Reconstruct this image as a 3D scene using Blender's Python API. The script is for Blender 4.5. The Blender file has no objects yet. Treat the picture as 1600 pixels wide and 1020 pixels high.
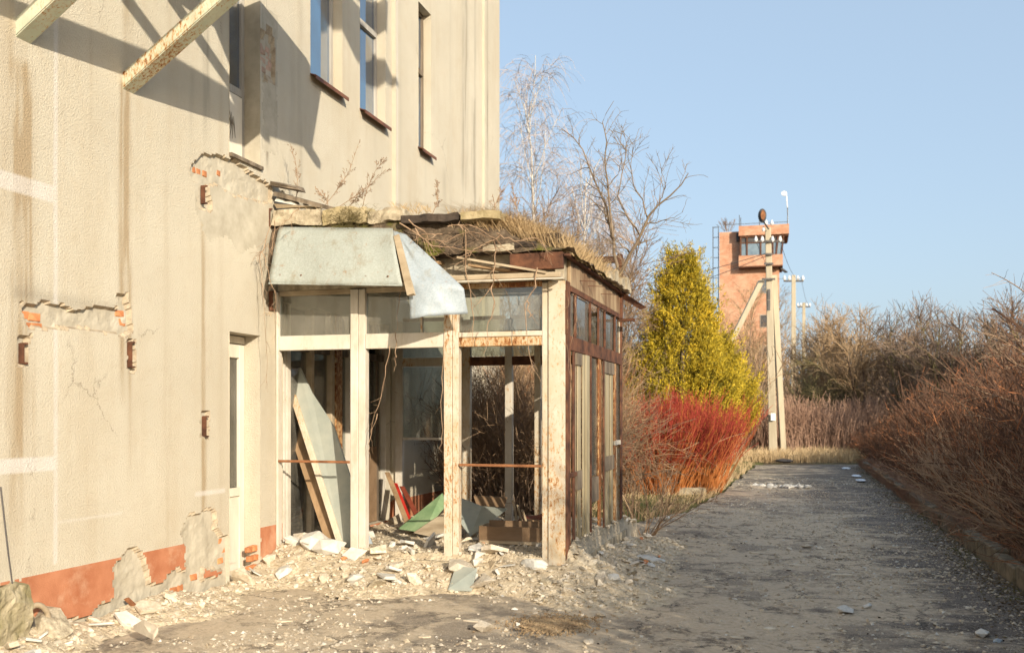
import bpy, math, random
import numpy as np
from mathutils import Vector, Matrix
random.seed(7)
rng = np.random.default_rng(11)
R = math.radians
S = bpy.context.scene
COL = S.collection

# ------------------------------------------------------------------ camera, sky, sun, exposure
F = 1500.0; HOR = 648.0; CH = 1.6; YAW = math.atan(441 / 1500)
SA, CA = math.sin(YAW), math.cos(YAW)
cam = bpy.data.objects.new('camera', bpy.data.cameras.new('camera'))
COL.objects.link(cam); S.camera = cam
cam.data.sensor_width = 36; cam.data.lens = 36 * F / 1600
cam.data.shift_y = (HOR - 510) / 1600
cam.location = (0, 0, CH); cam.rotation_euler = (R(90), 0, YAW)
cam.data.dof.use_dof = True; cam.data.dof.focus_distance = 9.3; cam.data.dof.aperture_fstop = 2.6
cam.data.clip_start = .1; cam.data.clip_end = 3000
SUN = Vector((1, -1.1, .533)).normalized()
w = bpy.data.worlds.new('World'); S.world = w; w.use_nodes = True
nt = w.node_tree
sky = nt.nodes.new('ShaderNodeTexSky'); sky.sky_type = 'NISHITA'; sky.sun_disc = False
sky.sun_elevation = math.asin(SUN.z); sky.sun_rotation = math.atan2(SUN.x, SUN.y)
sky.air_density = 1.0; sky.dust_density = 3.0; sky.ozone_density = 1.0
bg = nt.nodes['Background']; veil = nt.nodes.new('ShaderNodeMix'); veil.data_type = 'RGBA'; veil.inputs[0].default_value = .55; veil.inputs[7].default_value = (3.05, 3.95, 4.95, 1)   # thin high veil over the whole sky
nt.links.new(sky.outputs[0], veil.inputs[6]); nt.links.new(veil.outputs[2], bg.inputs[0]); bg.inputs[1].default_value = .15
sl = bpy.data.lights.new('sun', 'SUN'); sl.energy = 4.7; sl.angle = R(.5); sl.color = (1, .885, .70)
so = bpy.data.objects.new('sun', sl); COL.objects.link(so)
so.rotation_euler = (-SUN).to_track_quat('-Z', 'Y').to_euler(); so.location = SUN * 50
S.view_settings.view_transform = 'Standard'; S.view_settings.look = 'None'
S.view_settings.exposure = .38; S.view_settings.gamma = 1; S.view_settings.use_curve_mapping = False

# ------------------------------------------------------------------ measuring helpers (photo pixel -> point on a real plane)
def ray(u, v):
    t = (u - 800) / F
    return Vector((CA * t - SA, SA * t + CA, (HOR - v) / F))
def onX(u, v, X): d = ray(u, v); k = X / d.x; return Vector((X, d.y * k, CH + d.z * k))
def onY(u, v, Y): d = ray(u, v); k = Y / d.y; return Vector((d.x * k, Y, CH + d.z * k))
def onZ(u, v, Z=0): d = ray(u, v); k = (Z - CH) / d.z; return Vector((d.x * k, d.y * k, Z))
def atD(u, v, D): d = ray(u, v); return Vector((d.x * D, d.y * D, CH + d.z * D))

# ------------------------------------------------------------------ numpy noise
_tab = np.random.default_rng(5).random((256, 256))
def vnoise(x, y):
    xi = np.floor(x).astype(int); yi = np.floor(y).astype(int); fx = x - xi; fy = y - yi
    fx = fx * fx * (3 - 2 * fx); fy = fy * fy * (3 - 2 * fy)
    g = lambda a, b: _tab[a & 255, b & 255]
    return (g(xi, yi) * (1 - fx) + g(xi + 1, yi) * fx) * (1 - fy) + (g(xi, yi + 1) * (1 - fx) + g(xi + 1, yi + 1) * fx) * fy
def fbm(x, y, o=4):
    s = 0; a = .5; n = 0
    for i in range(o):
        s = s + a * vnoise(x * 2 ** i + 17.3 * i, y * 2 ** i + 5.1 * i); n += a; a *= .5
    return s / n
def inpoly(x, y, poly):
    r = np.zeros(np.shape(x), bool); n = len(poly)
    for i in range(n):
        x0, y0 = poly[i]; x1, y1 = poly[(i + 1) % n]
        if y0 == y1: continue
        c = ((y0 > y) != (y1 > y)) & (x < (x1 - x0) * (y - y0) / (y1 - y0) + x0)
        r ^= c
    return r

# ------------------------------------------------------------------ mesh collector
def rootloc(o):
    while o.parent: o = o.parent
    return np.array(o.location)
class Geo:
    def __init__(s): s.v = []; s.f = []; s.n = 0
    def add(s, V, Fs, m=0):
        V = np.asarray(V, float).reshape(-1, 3)
        for A in (Fs if isinstance(Fs, tuple) else (Fs,)):
            A = np.asarray(A, int)
            if A.size: s.f.append((A + s.n, m))
        s.v.append(V); s.n += len(V); return s
    def box(s, x0, x1, y0, y1, z0, z1, m=0):
        x0, x1 = sorted((x0, x1)); y0, y1 = sorted((y0, y1)); z0, z1 = sorted((z0, z1))
        V = [(x, y, z) for z in (z0, z1) for y in (y0, y1) for x in (x0, x1)]
        return s.add(V, BOXF, m)
    def obox(s, c, size, M, m=0):
        h = np.array(size) / 2
        V = [(x * h[0], y * h[1], z * h[2]) for z in (-1, 1) for y in (-1, 1) for x in (-1, 1)]
        return s.add(np.array(V) @ np.array(M).T + np.array(c), BOXF, m)
    def beam(s, p0, p1, wv, th, m=0, jag=0):
        """plank from p0 to p1, half width vector wv, thickness th"""
        p0 = np.array(p0, float); p1 = np.array(p1, float); wv = np.array(wv, float)
        d = p1 - p0; n = np.cross(d, wv); n = n / np.linalg.norm(n) * th / 2
        V = []
        for p in (p0, p1):
            for a in (-1, 1):
                for b in (-1, 1): V.append(p + a * wv + b * n + (rng.normal(0, jag, 3) if jag else 0))
        return s.add(V, [(0, 1, 3, 2), (4, 6, 7, 5), (0, 4, 5, 1), (2, 3, 7, 6), (0, 2, 6, 4), (1, 5, 7, 3)], m)
    def extrude(s, poly, vec, m=0):
        P = np.array([tuple(p) for p in poly], float); n = len(P); vec = np.array(vec, float)
        s.add(np.vstack([P, P + vec]), (np.array([list(range(n))[::-1], list(range(n, 2 * n))]),
              np.array([(i, (i + 1) % n, n + (i + 1) % n, n + i) for i in range(n)])), m); return s
    def tubes(s, P, Rr, sides=3, m=0):
        P = np.asarray(P, float); Rr = np.asarray(Rr, float)
        if P.ndim == 2: P = P[None]; Rr = Rr[None]
        N, n, _ = P.shape
        T = np.gradient(P, axis=1); T /= np.linalg.norm(T, axis=2, keepdims=True) + 1e-9
        ref = np.where(np.abs(T[..., 2:3]) > .9, np.array([1., 0, 0]), np.array([0, 0, 1.]))
        U = np.cross(T, ref); U /= np.linalg.norm(U, axis=2, keepdims=True) + 1e-9; W = np.cross(T, U)
        if sides == 1:
            an = rng.random((N, 1, 1)) * 6.283; sd = (np.cos(an) * U + np.sin(an) * W) * Rr[..., None] * 1.25
            V = np.stack([P - sd, P + sd], 2); base = (np.arange(N) * n * 2)[:, None]; i = (np.arange(n - 1) * 2)[None]
            return s.add(V.reshape(-1, 3), np.stack([base + i, base + i + 1, base + i + 3, base + i + 2], -1).reshape(-1, 4), m)
        a = np.arange(sides) * 2 * np.pi / sides
        V = P[:, :, None] + Rr[:, :, None, None] * (np.cos(a)[:, None] * U[:, :, None] + np.sin(a)[:, None] * W[:, :, None])
        base = (np.arange(N) * n * sides)[:, None, None]; i = (np.arange(n - 1) * sides)[None, :, None]; k = np.arange(sides)[None, None]
        k2 = (k + 1) % sides
        q = np.stack([base + i + k, base + i + k2, base + i + sides + k2, base + i + sides + k], -1).reshape(-1, 4)
        return s.add(V.reshape(-1, 3), q, m)
    def ribbons(s, P, Wd, side, m=0):
        P = np.asarray(P); N, n, _ = P.shape
        V = np.stack([P - side[:, None] * Wd[:, :, None], P + side[:, None] * Wd[:, :, None]], 2)
        base = (np.arange(N) * n * 2)[:, None]; i = np.arange(n - 1) * 2
        q = np.stack([base + i, base + i + 1, base + i + 3, base + i + 2], -1).reshape(-1, 4)
        return s.add(V.reshape(-1, 3), q, m)
    def build(s, name, mats, parent=None, local=False, smooth=False, attrs=None, bevel=0):
        V = np.vstack(s.v)
        if parent is not None and not local: V = V - rootloc(parent)
        me = bpy.data.meshes.new(name)
        me.vertices.add(len(V)); me.vertices.foreach_set('co', V.astype(np.float32).ravel())
        loops = np.concatenate([A.ravel() for A, _ in s.f])
        tot = np.concatenate([np.full(len(A), A.shape[1]) for A, _ in s.f])
        mi = np.concatenate([(m if isinstance(m, np.ndarray) else np.full(len(A), m)) for A, m in s.f])
        st = np.concatenate([[0], np.cumsum(tot)[:-1]])
        me.loops.add(len(loops)); me.loops.foreach_set('vertex_index', loops.astype(np.int32))
        me.polygons.add(len(tot)); me.polygons.foreach_set('loop_start', st.astype(np.int32)); me.polygons.foreach_set('loop_total', tot.astype(np.int32))
        me.polygons.foreach_set('material_index', mi.astype(np.int32))
        me.polygons.foreach_set('use_smooth', np.full(len(tot), smooth))
        if attrs:
            for k, a in attrs.items():
                at = me.attributes.new(k, 'FLOAT', 'POINT'); at.data.foreach_set('value', a.astype(np.float32).ravel())
        me.update(); me.validate()
        for m in (mats if isinstance(mats, (list, tuple)) else [mats]): me.materials.append(m)
        o = bpy.data.objects.new(name, me); COL.objects.link(o)
        if parent is not None: o.parent = parent
        if bevel:
            b = o.modifiers.new('b', 'BEVEL'); b.width = bevel; b.segments = 1
        return o
BOXF = [(0, 2, 3, 1), (4, 5, 7, 6), (0, 1, 5, 4), (2, 6, 7, 3), (0, 4, 6, 2), (1, 3, 7, 5)]
def tag(o, label=None, cat=None, group=None, kind=None):
    if label: o['label'] = label
    if cat: o['category'] = cat
    if group: o['group'] = group
    if kind: o['kind'] = kind
    return o
def empty(name, loc, label, cat, group=None, rz=0):
    o = bpy.data.objects.new(name, None); o.empty_display_size = .2; COL.objects.link(o)
    o.location = loc; o.rotation_euler = (0, 0, rz); return tag(o, label, cat, group)
def copy_tree(o, parent=None):
    c = o.copy(); COL.objects.link(c); c.parent = parent
    for ch in list(o.children): copy_tree(ch, c)
    return c
def one_box(name, mat, parent, *b, bevel=0): return Geo().box(*b).build(name, mat, parent, bevel=bevel)

# ------------------------------------------------------------------ materials
class NT:
    def __init__(s, name):
        s.m = bpy.data.materials.new(name); s.m.use_nodes = True; s.t = s.m.node_tree
        s.b = s.t.nodes['Principled BSDF']
        s.tc = s.t.nodes.new('ShaderNodeTexCoord')
    def node(s, ty, **k):
        n = s.t.nodes.new(ty)
        for a, b in k.items(): setattr(n, a, b)
        return n
    def link(s, a, b): s.t.links.new(a, b)
    def noise(s, scale, detail=5, rough=.6, stretch=None, dist=0):
        n = s.node('ShaderNodeTexNoise'); n.inputs['Scale'].default_value = scale; n.inputs['Detail'].default_value = detail
        n.inputs['Roughness'].default_value = rough; n.inputs['Distortion'].default_value = dist
        src = s.tc.outputs['Object']
        mp = s.node('ShaderNodeMapping'); mp.inputs['Scale'].default_value = stretch or (1, 1, 1)
        s.link(src, mp.inputs[0]); s.link(mp.outputs[0], n.inputs['Vector'])
        return n.outputs['Fac']
    def ramp(s, f, stops):
        r = s.node('ShaderNodeValToRGB'); e = r.color_ramp.elements
        while len(e) < len(stops): e.new(.5)
        for i, (p, c) in enumerate(stops):
            e[i].position = p; e[i].color = (*c, 1) if len(c) == 3 else c
        s.link(f, r.inputs[0]); return r.outputs[0]
    def thr(s, f, a, b):
        r = s.node('ShaderNodeMapRange'); r.inputs[1].default_value = a; r.inputs[2].default_value = b; r.clamp = True
        s.link(f, r.inputs[0]); return r.outputs[0]
    def mix(s, f, a, b, mode='MIX'):
        n = s.node('ShaderNodeMix', data_type='RGBA', blend_type=mode)
        for v, sock in ((f, n.inputs[0]), (a, n.inputs[6]), (b, n.inputs[7])):
            if hasattr(v, 'is_linked'): s.link(v, sock)
            else: sock.default_value = v if not isinstance(v, tuple) else (*v, 1)
        return n.outputs[2]
    def math(s, op, a, b):
        n = s.node('ShaderNodeMath', operation=op)
        for v, sock in ((a, n.inputs[0]), (b, n.inputs[1])):
            if hasattr(v, 'is_linked'): s.link(v, sock)
            else: sock.default_value = v
        return n.outputs[0]
    def attr(s, name): return s.node('ShaderNodeAttribute', attribute_name=name).outputs['Fac']
    def bump(s, f, strength=.4, dist=.01):
        n = s.node('ShaderNodeBump'); n.inputs['Strength'].default_value = strength; n.inputs['Distance'].default_value = dist
        s.link(f, n.inputs['Height']); s.link(n.outputs[0], s.b.inputs['Normal'])
    def rnd(s, col, amt=.35):
        oi = s.node('ShaderNodeObjectInfo'); hv = s.node('ShaderNodeHueSaturation')
        s.link(s.thr(oi.outputs['Random'], -1e-6, 1), hv.inputs['Value'])
        mr = s.node('ShaderNodeMapRange'); mr.inputs[3].default_value = 1 - amt; mr.inputs[4].default_value = 1 + amt
        s.link(oi.outputs['Random'], mr.inputs[0]); s.link(mr.outputs[0], hv.inputs['Value']); s.link(col, hv.inputs['Color'])
        return hv.outputs[0]
    def done(s, col, rough=.8, metal=0, spec=.3):
        if hasattr(col, 'is_linked'): s.link(col, s.b.inputs['Base Color'])
        else: s.b.inputs['Base Color'].default_value = (*col, 1)
        s.b.inputs['Roughness'].default_value = rough; s.b.inputs['Metallic'].default_value = metal
        s.b.inputs['Specular IOR Level'].default_value = spec
        return s.m
def simple(name, c1, c2, scale=4, rough=.85, metal=0, bump=.3, bd=.004, bscale=None, stretch=None, rnd=0, spec=.3, mid=(.35, .65)):
    n = NT(name); f = n.noise(scale, 6, .65, stretch)
    c = n.ramp(f, [(mid[0], c1), (mid[1], c2)])
    if rnd: c = n.rnd(c, rnd)
    if bump: n.bump(n.noise(bscale or scale * 8, 4, .6, stretch), bump, bd)
    return n.done(c, rough, metal, spec)
def peeled(name, paint, paint2, rustlvl=.55, rough=.6, drips=True):
    """old oil paint with rust coming through"""
    n = NT(name); base = n.mix(n.thr(n.noise(3, 5), .35, .7), paint, paint2)
    big = n.noise(2.2, 3, .5, (1, 1, .35)); fine = n.noise(45, 8, .8, (1, 1, .4))
    k = n.math('ADD', n.math('MULTIPLY', big, .3), n.math('MULTIPLY', fine, .7))
    base = n.mix(n.math('MULTIPLY', n.thr(n.noise(5, 8, .8, (1, 1, .25)), .5, .68), .55), base, (.36, .29, .19))
    ru = n.ramp(n.noise(40, 5), [(.3, (.10, .032, .012)), (.7, (.32, .12, .035))])
    halo = n.mix(n.thr(k, rustlvl - .06, rustlvl + .01), base, (.46, .25, .09))
    c = n.mix(n.thr(k, rustlvl, rustlvl + .025), halo, ru)
    n.bump(k, .35, .006); return n.done(c, rough)

# main wall render: dirt and painted joints come from baked stain maps with their own shape
def wall_mat():
    n = NT('cream_roughcast')
    big = n.noise(.7, 4, .6); mid = n.noise(6, 6, .7); st = n.noise(1.6, 7, .72, (1, 1, .16))
    c = n.ramp(big, [(.3, (.525, .475, .38)), (.7, (.60, .552, .45))])
    c = n.mix(n.math('MULTIPLY', n.thr(mid, .5, .8), .3), c, (.48, .38, .26))
    c = n.mix(n.math('MULTIPLY', n.thr(st, .50, .66), .28), c, (.44, .35, .23))
    c = n.mix(n.attr('stain'), c, (.36, .27, .165))
    c = n.mix(n.attr('soot'), c, (.20, .17, .13))
    c = n.mix(n.attr('joint'), c, (.66, .63, .60))
    vo = n.node('ShaderNodeTexVoronoi', feature='DISTANCE_TO_EDGE'); vo.inputs['Scale'].default_value = .55
    ds = n.node('ShaderNodeTexNoise'); ds.inputs['Scale'].default_value = 2.2; ds.inputs['Detail'].default_value = 8; ds.inputs['Roughness'].default_value = .7; n.link(n.tc.outputs['Object'], ds.inputs['Vector'])
    vm = n.node('ShaderNodeVectorMath', operation='MULTIPLY_ADD'); vm.inputs[1].default_value = (.6, .6, .6); n.link(ds.outputs['Color'], vm.inputs[0]); n.link(n.tc.outputs['Object'], vm.inputs[2]); n.link(vm.outputs[0], vo.inputs['Vector'])
    ck = n.math('MULTIPLY', n.thr(vo.outputs['Distance'], .0045, .0), n.thr(n.noise(.9, 3), .57, .62)); c = n.mix(n.math('MULTIPLY', ck, .75), c, (.20, .16, .12))
    n.bump(n.math('ADD', n.noise(75, 3, .6), n.math('MULTIPLY', n.noise(260, 2, .5), .4)), .9, .011)
    return n.done(c, .92, 0, .15)
M_wall = wall_mat()
M_bare = simple('bare_render', (.38, .34, .265), (.50, .455, .365), 5, bump=.4, bd=.006, bscale=30)
M_edge = simple('broken_plaster', (.30, .24, .17), (.5, .42, .31), 14, bump=.8, bd=.01, bscale=50)
def plinth_mat():
    n = NT('terracotta_render'); c = n.ramp(n.noise(4, 5), [(.3, (.35, .125, .06)), (.7, (.50, .22, .12))])
    c = n.mix(n.math('MULTIPLY', n.thr(n.noise(2.2, 6, .7), .52, .7), .55), c, (.62, .42, .28))
    n.bump(n.noise(110, 3), .6, .006); return n.done(c, .9)
M_plinth = plinth_mat()
M_brick = simple('clay_brick', (.42, .15, .06), (.62, .27, .12), 9, bump=.5, bd=.004, rnd=.22)
M_brickpink = simple('pink_brick_wash', (.38, .28, .21), (.50, .34, .27), 9, bump=.5, bd=.004, rnd=.1)
M_mortar = simple('mortar', (.38, .33, .26), (.5, .44, .35), 12, bump=.6, bd=.006)
M_white = peeled('white_peeling_paint', (.62, .585, .52), (.52, .46, .37), .64)
M_whiteR = peeled('white_paint_rusting', (.60, .55, .46), (.50, .41, .28), .575)
M_whiteRR = peeled('white_paint_heavy_rust', (.58, .47, .33), (.46, .31, .16), .492)
M_rust = simple('rust_brown', (.055, .026, .018), (.175, .075, .040), 7, .9, bump=.5, bd=.003, bscale=50)
M_rustL = simple('rust_orange', (.16, .065, .03), (.34, .15, .065), 9, .9, bump=.5, bd=.003, bscale=50)
M_fascia = simple('stained_fascia', (.16, .09, .05), (.46, .35, .22), 3, .9, bump=.5, bd=.006, bscale=30, stretch=(1, 1, .3))
M_door = simple('beige_door_rail', (.27, .22, .135), (.42, .36, .24), 3, .5, bump=.2, bd=.002, stretch=(1, 1, .15))
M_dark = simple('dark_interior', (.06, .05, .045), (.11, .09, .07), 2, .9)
M_sill = simple('brown_sill_tin', (.10, .040, .022), (.20, .085, .045), 5, .55)
M_frame = simple('grey_window_frame', (.30, .28, .25), (.48, .45, .40), 8, .7, stretch=(1, 1, .1))
M_frameD = simple('weathered_wood_frame', (.09, .07, .05), (.24, .19, .14), 12, .85, stretch=(1, 1, .1))
M_door_w = simple('old_white_door_paint', (.58, .53, .44), (.74, .68, .58), 4, .6, stretch=(1, 1, .3))
M_wood = simple('weathered_plank', (.22, .14, .075), (.42, .28, .16), 5, .85, stretch=(1, 1, .3), bump=.5)
M_woodL = simple('pale_plank', (.30, .23, .15), (.50, .41, .29), 5, .85, stretch=(.4, 1, 1), bump=.5)
M_board = simple('grey_green_board', (.28, .31, .28), (.38, .39, .34), 3, .6)
M_zinc = None
def zinc(name, tint, stain=.4):
    n = NT(name); c = n.ramp(n.noise(1.6, 5), [(.3, tuple(v * .84 for v in tint)), (.7, tint)])
    sp = n.node('ShaderNodeTexVoronoi'); sp.inputs['Scale'].default_value = 60; n.link(n.tc.outputs['Object'], sp.inputs[0])
    c = n.mix(n.math('MULTIPLY', n.thr(sp.outputs['Distance'], .1, .8), .18), c, (.7, .73, .74))
    c = n.mix(n.math('MULTIPLY', n.thr(n.noise(7, 5, .7, (1, 1, .12)), .52, .7), stain), c, (.27, .25, .19))
    c = n.mix(n.math('MULTIPLY', n.thr(n.noise(12, 8, .8), .58, .66), .55), c, (.30, .17, .08)); n.bump(n.noise(4, 3, .5), .5, .03); return n.done(c, .62, .12, .4)
M_zinc = zinc('galvanised_sheet', (.345, .375, .34), .9); M_zinc2 = zinc('galvanised_sheet_torn', (.33, .39, .44), .6)
M_concrete = simple('crumbling_concrete', (.25, .205, .145), (.52, .45, .33), 9, bump=.8, bd=.012, bscale=22)
M_kerb = simple('mossy_kerb', (.10, .085, .055), (.24, .20, .14), 6, bump=.8, bd=.012, bscale=22)
M_mossc = simple('mossy_broken_concrete', (.22, .19, .10), (.42, .36, .25), 7, bump=.9, bd=.02, bscale=22)
M_yellowmoss = simple('lichen_concrete', (.32, .26, .14), (.52, .43, .27), 6, bump=.8, bd=.012, bscale=22)
M_felt = simple('roofing_felt', (.035, .027, .022), (.10, .075, .058), 6, bump=.8, bd=.01, bscale=30)
def soil_mat():
    n = NT('roof_soil_and_moss'); c = n.ramp(n.noise(9, 7, .75), [(.3, (.05, .036, .026)), (.5, (.13, .095, .065)), (.7, (.26, .20, .14))])
    c = n.mix(n.thr(n.noise(2.3, 4), .53, .62), c, (.15, .145, .03)); n.bump(n.noise(30, 6, .7), 1, .03); return n.done(c, .95)
M_soil = soil_mat()
def glass(name, tint, refl, dirt=(.5, .47, .4), dirtamt=.25, tr=.8):
    n = NT(name); n.t.nodes.remove(n.b)
    out = n.t.nodes['Material Output']
    tb = n.node('ShaderNodeBsdfTransparent'); tb.inputs[0].default_value = (*tint, 1)
    gl = n.node('ShaderNodeBsdfGlossy'); gl.inputs['Roughness'].default_value = .03
    df = n.node('ShaderNodeBsdfDiffuse'); df.inputs[0].default_value = (*dirt, 1)  # diffuse layer: dust on the porch glass, painted sky reflection in blue panes
    nz = n.thr(n.noise(2.2, 5, .7, (1, 1, .4)), .25, .8); mu = n.math('MULTIPLY', nz, dirtamt)
    bp = n.node('ShaderNodeBump'); bp.inputs['Strength'].default_value = .25; bp.inputs['Distance'].default_value = .01
    n.link(n.noise(1.5, 2), bp.inputs['Height']); n.link(bp.outputs[0], gl.inputs['Normal'])
    fr = n.node('ShaderNodeFresnel'); fr.inputs[0].default_value = 1.5
    fa = n.math('ADD', n.math('MULTIPLY', fr.outputs[0], 1 - refl * .5), refl)
    m1 = n.node('ShaderNodeMixShader'); n.link(mu, m1.inputs[0]); n.link(tb.outputs[0], m1.inputs[1]); n.link(df.outputs[0], m1.inputs[2])
    m2 = n.node('ShaderNodeMixShader'); n.link(fa, m2.inputs[0]); n.link(m1.outputs[0], m2.inputs[1]); n.link(gl.outputs[0], m2.inputs[2])
    n.link(m2.outputs[0], out.inputs[0]); return n.m
M_glass = glass('dusty_glass', (.80, .84, .80), .05, dirtamt=.42)
M_glassB = glass('window_glass', (.5, .58, .6), .42, (.08, .29, .58), .6)  # the diffuse blue paints the sky's reflection into the pane
M_glassT = glass('tower_glass', (.3, .35, .4), .12, (.20, .27, .33), .8)
M_towerpane = simple('hazy_tower_pane', (.13, .18, .23), (.22, .29, .34), 1.2, .3, bump=0)
M_curtain = simple('old_curtain', (.50, .50, .36), (.66, .65, .48), 3, .9)
def asphalt_mat():
    n = NT('broken_dusty_asphalt')
    sep = n.node('ShaderNodeSeparateXYZ'); n.link(n.tc.outputs['Object'], sep.inputs[0])
    a = n.ramp(n.noise(60, 4, .7), [(.3, (.05, .043, .039)), (.53, (.165, .138, .115)), (.72, (.43, .355, .27))])  # bare asphalt colour also darkened to deepen the shade at right
    d = n.ramp(n.noise(25, 6, .7), [(.3, (.46, .365, .255)), (.7, (.66, .545, .40))])
    dust = n.attr('dust')
    pt = n.math('ADD', n.noise(1.3, 7, .72, (.6, 1.2, 1)), n.math('MULTIPLY', dust, .42))
    c = n.mix(n.thr(pt, .53, .66), a, d)
    c = n.mix(n.math('MULTIPLY', n.thr(n.noise(1.9, 7, .8), .53, .62), .8), c, (.085, .065, .048))
    c = n.mix(n.math('MULTIPLY', n.thr(n.noise(7, 9, .85), .555, .61), .75), c, (.60, .53, .43))
    c = n.mix(n.math('MULTIPLY', n.thr(n.noise(150, 3, .8), .56, .7), .5), c, (.07, .055, .045))
    c = n.mix(n.math('MULTIPLY', n.thr(n.noise(.55, 8, .72, (1, .7, 1)), .52, .57), .6), c, a)
    vo = n.node('ShaderNodeTexVoronoi', feature='DISTANCE_TO_EDGE'); vo.inputs['Scale'].default_value = 1.3
    ds = n.node('ShaderNodeTexNoise'); ds.inputs['Scale'].default_value = 3; ds.inputs['Detail'].default_value = 8; ds.inputs['Roughness'].default_value = .75; n.link(n.tc.outputs['Object'], ds.inputs['Vector'])
    vm = n.node('ShaderNodeVectorMath', operation='MULTIPLY_ADD'); vm.inputs[1].default_value = (.55, .55, .55); n.link(ds.outputs['Color'], vm.inputs[0]); n.link(n.tc.outputs['Object'], vm.inputs[2]); n.link(vm.outputs[0], vo.inputs['Vector'])
    c = n.mix(n.math('MULTIPLY', n.math('MULTIPLY', n.thr(vo.outputs['Distance'], .025, .008), n.thr(n.noise(.7, 3), .42, .55)), .8), c, (.045, .036, .028))
    sp = n.node('ShaderNodeTexVoronoi'); sp.inputs['Scale'].default_value = 45; n.link(n.tc.outputs['Object'], sp.inputs[0])
    c = n.mix(n.math('MULTIPLY', n.thr(sp.outputs['Distance'], .22, .12), .45), c, (.6, .55, .46))
    n.bump(n.math('ADD', n.noise(70, 6, .8), n.noise(8, 6)), .9, .012)
    return n.done(c, .85, 0, .35)
M_asph = asphalt_mat()
def earth_mat():
    n = NT('winter_soil'); c = n.ramp(n.noise(1.2, 8, .75), [(.3, (.07, .05, .03)), (.5, (.17, .125, .07)), (.62, (.14, .14, .035)), (.75, (.26, .20, .12))])
    n.bump(n.noise(14, 7, .75), 1, .04); return n.done(c, .95)
M_earth = earth_mat()
M_moss = simple('moss_turf', (.07, .085, .015), (.24, .22, .07), 12, bump=1, bd=.02)
M_plasterbit = simple('plaster_rubble', (.50, .41, .29), (.72, .64, .51), 7, bump=.6, bd=.006, rnd=.22)
M_dustheap = simple('plaster_dust_heap', (.44, .35, .235), (.66, .56, .41), 11, bump=1, bd=.03, bscale=26)
M_stone = simple('pale_stone', (.46, .39, .30), (.68, .61, .50), 7, bump=.5, bd=.006, rnd=.2)
M_whitefoam = simple('white_lump', (.52, .50, .45), (.66, .63, .57), 5, bump=.4)
M_blue = simple('blue_plastic', (.05, .16, .34), (.12, .28, .5), 3, .5)
M_green = simple('green_painted_board', (.16, .26, .13), (.30, .40, .22), 4, .6)
M_red = simple('red_paint', (.42, .02, .015), (.55, .05, .03), 4, .5)
M_redd = simple('dark_red_shell', (.16, .035, .02), (.27, .07, .04), 4, .5)
M_brown = simple('brown_laminate', (.16, .10, .055), (.27, .18, .11), 4, .6, stretch=(.3, 1, 1))
M_vine = simple('vine_stem', (.24, .155, .095), (.42, .29, .19), 20, bump=0)
M_bark = simple('grey_brown_bark', (.15, .11, .075), (.27, .205, .14), 12, bump=.3)
M_twig = simple('brown_twigs', (.16, .10, .06), (.30, .20, .12), 1.2, bump=0)
M_twigT = simple('tan_twigs', (.30, .19, .10), (.44, .31, .18), .8, bump=0)
M_twigD = simple('dark_twigs', (.14, .095, .07), (.27, .19, .13), .8, bump=0)
M_olive = simple('olive_branches', (.14, .115, .05), (.24, .195, .09), 1, bump=0)
M_twigR = simple('russet_twigs', (.24, .085, .038), (.52, .215, .09), .9, bump=0)
M_hedgeD = simple('hedge_dark_stems', (.075, .04, .027), (.16, .085, .05), 1, bump=0)
M_twigH = simple('hedge_brown_stems', (.15, .08, .05), (.30, .17, .10), 1.5, bump=0)
M_redtw = simple('red_dogwood_stems', (.25, .028, .02), (.44, .075, .045), 1.5, bump=0)
M_orgtw = simple('orange_dogwood_stems', (.38, .11, .03), (.54, .21, .06), 2, bump=0)
M_grass = simple('dry_grass', (.42, .29, .15), (.62, .47, .28), 2, bump=0)
M_grassM = simple('mauve_dry_grass', (.26, .15, .10), (.42, .27, .19), .5, bump=0)
M_birch = simple('birch_bark', (.50, .46, .40), (.74, .70, .64), 6, bump=0)
M_birchtw = simple('birch_twigs', (.34, .28, .26), (.48, .41, .38), 2, bump=0)
def thuja_mat():
    n = NT('golden_thuja_foliage'); c = n.ramp(n.noise(1.3, 5, .7), [(.32, (.30, .24, .02)), (.5, (.50, .36, .024)), (.7, (.68, .46, .034))])
    n.b.inputs['Subsurface Weight'].default_value = 0
    return n.done(c, .7)
M_thuja = thuja_mat()
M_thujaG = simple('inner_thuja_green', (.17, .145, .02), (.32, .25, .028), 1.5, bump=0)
M_pole = simple('concrete_pole', (.40, .34, .24), (.52, .45, .33), 3, bump=.3, stretch=(1, 1, .2))
M_iron = simple('dark_iron', (.05, .045, .045), (.10, .09, .085), 4, .6, bump=0)
M_porc = simple('white_porcelain', (.72, .72, .70), (.8, .8, .78), 4, .3, bump=0)
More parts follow.
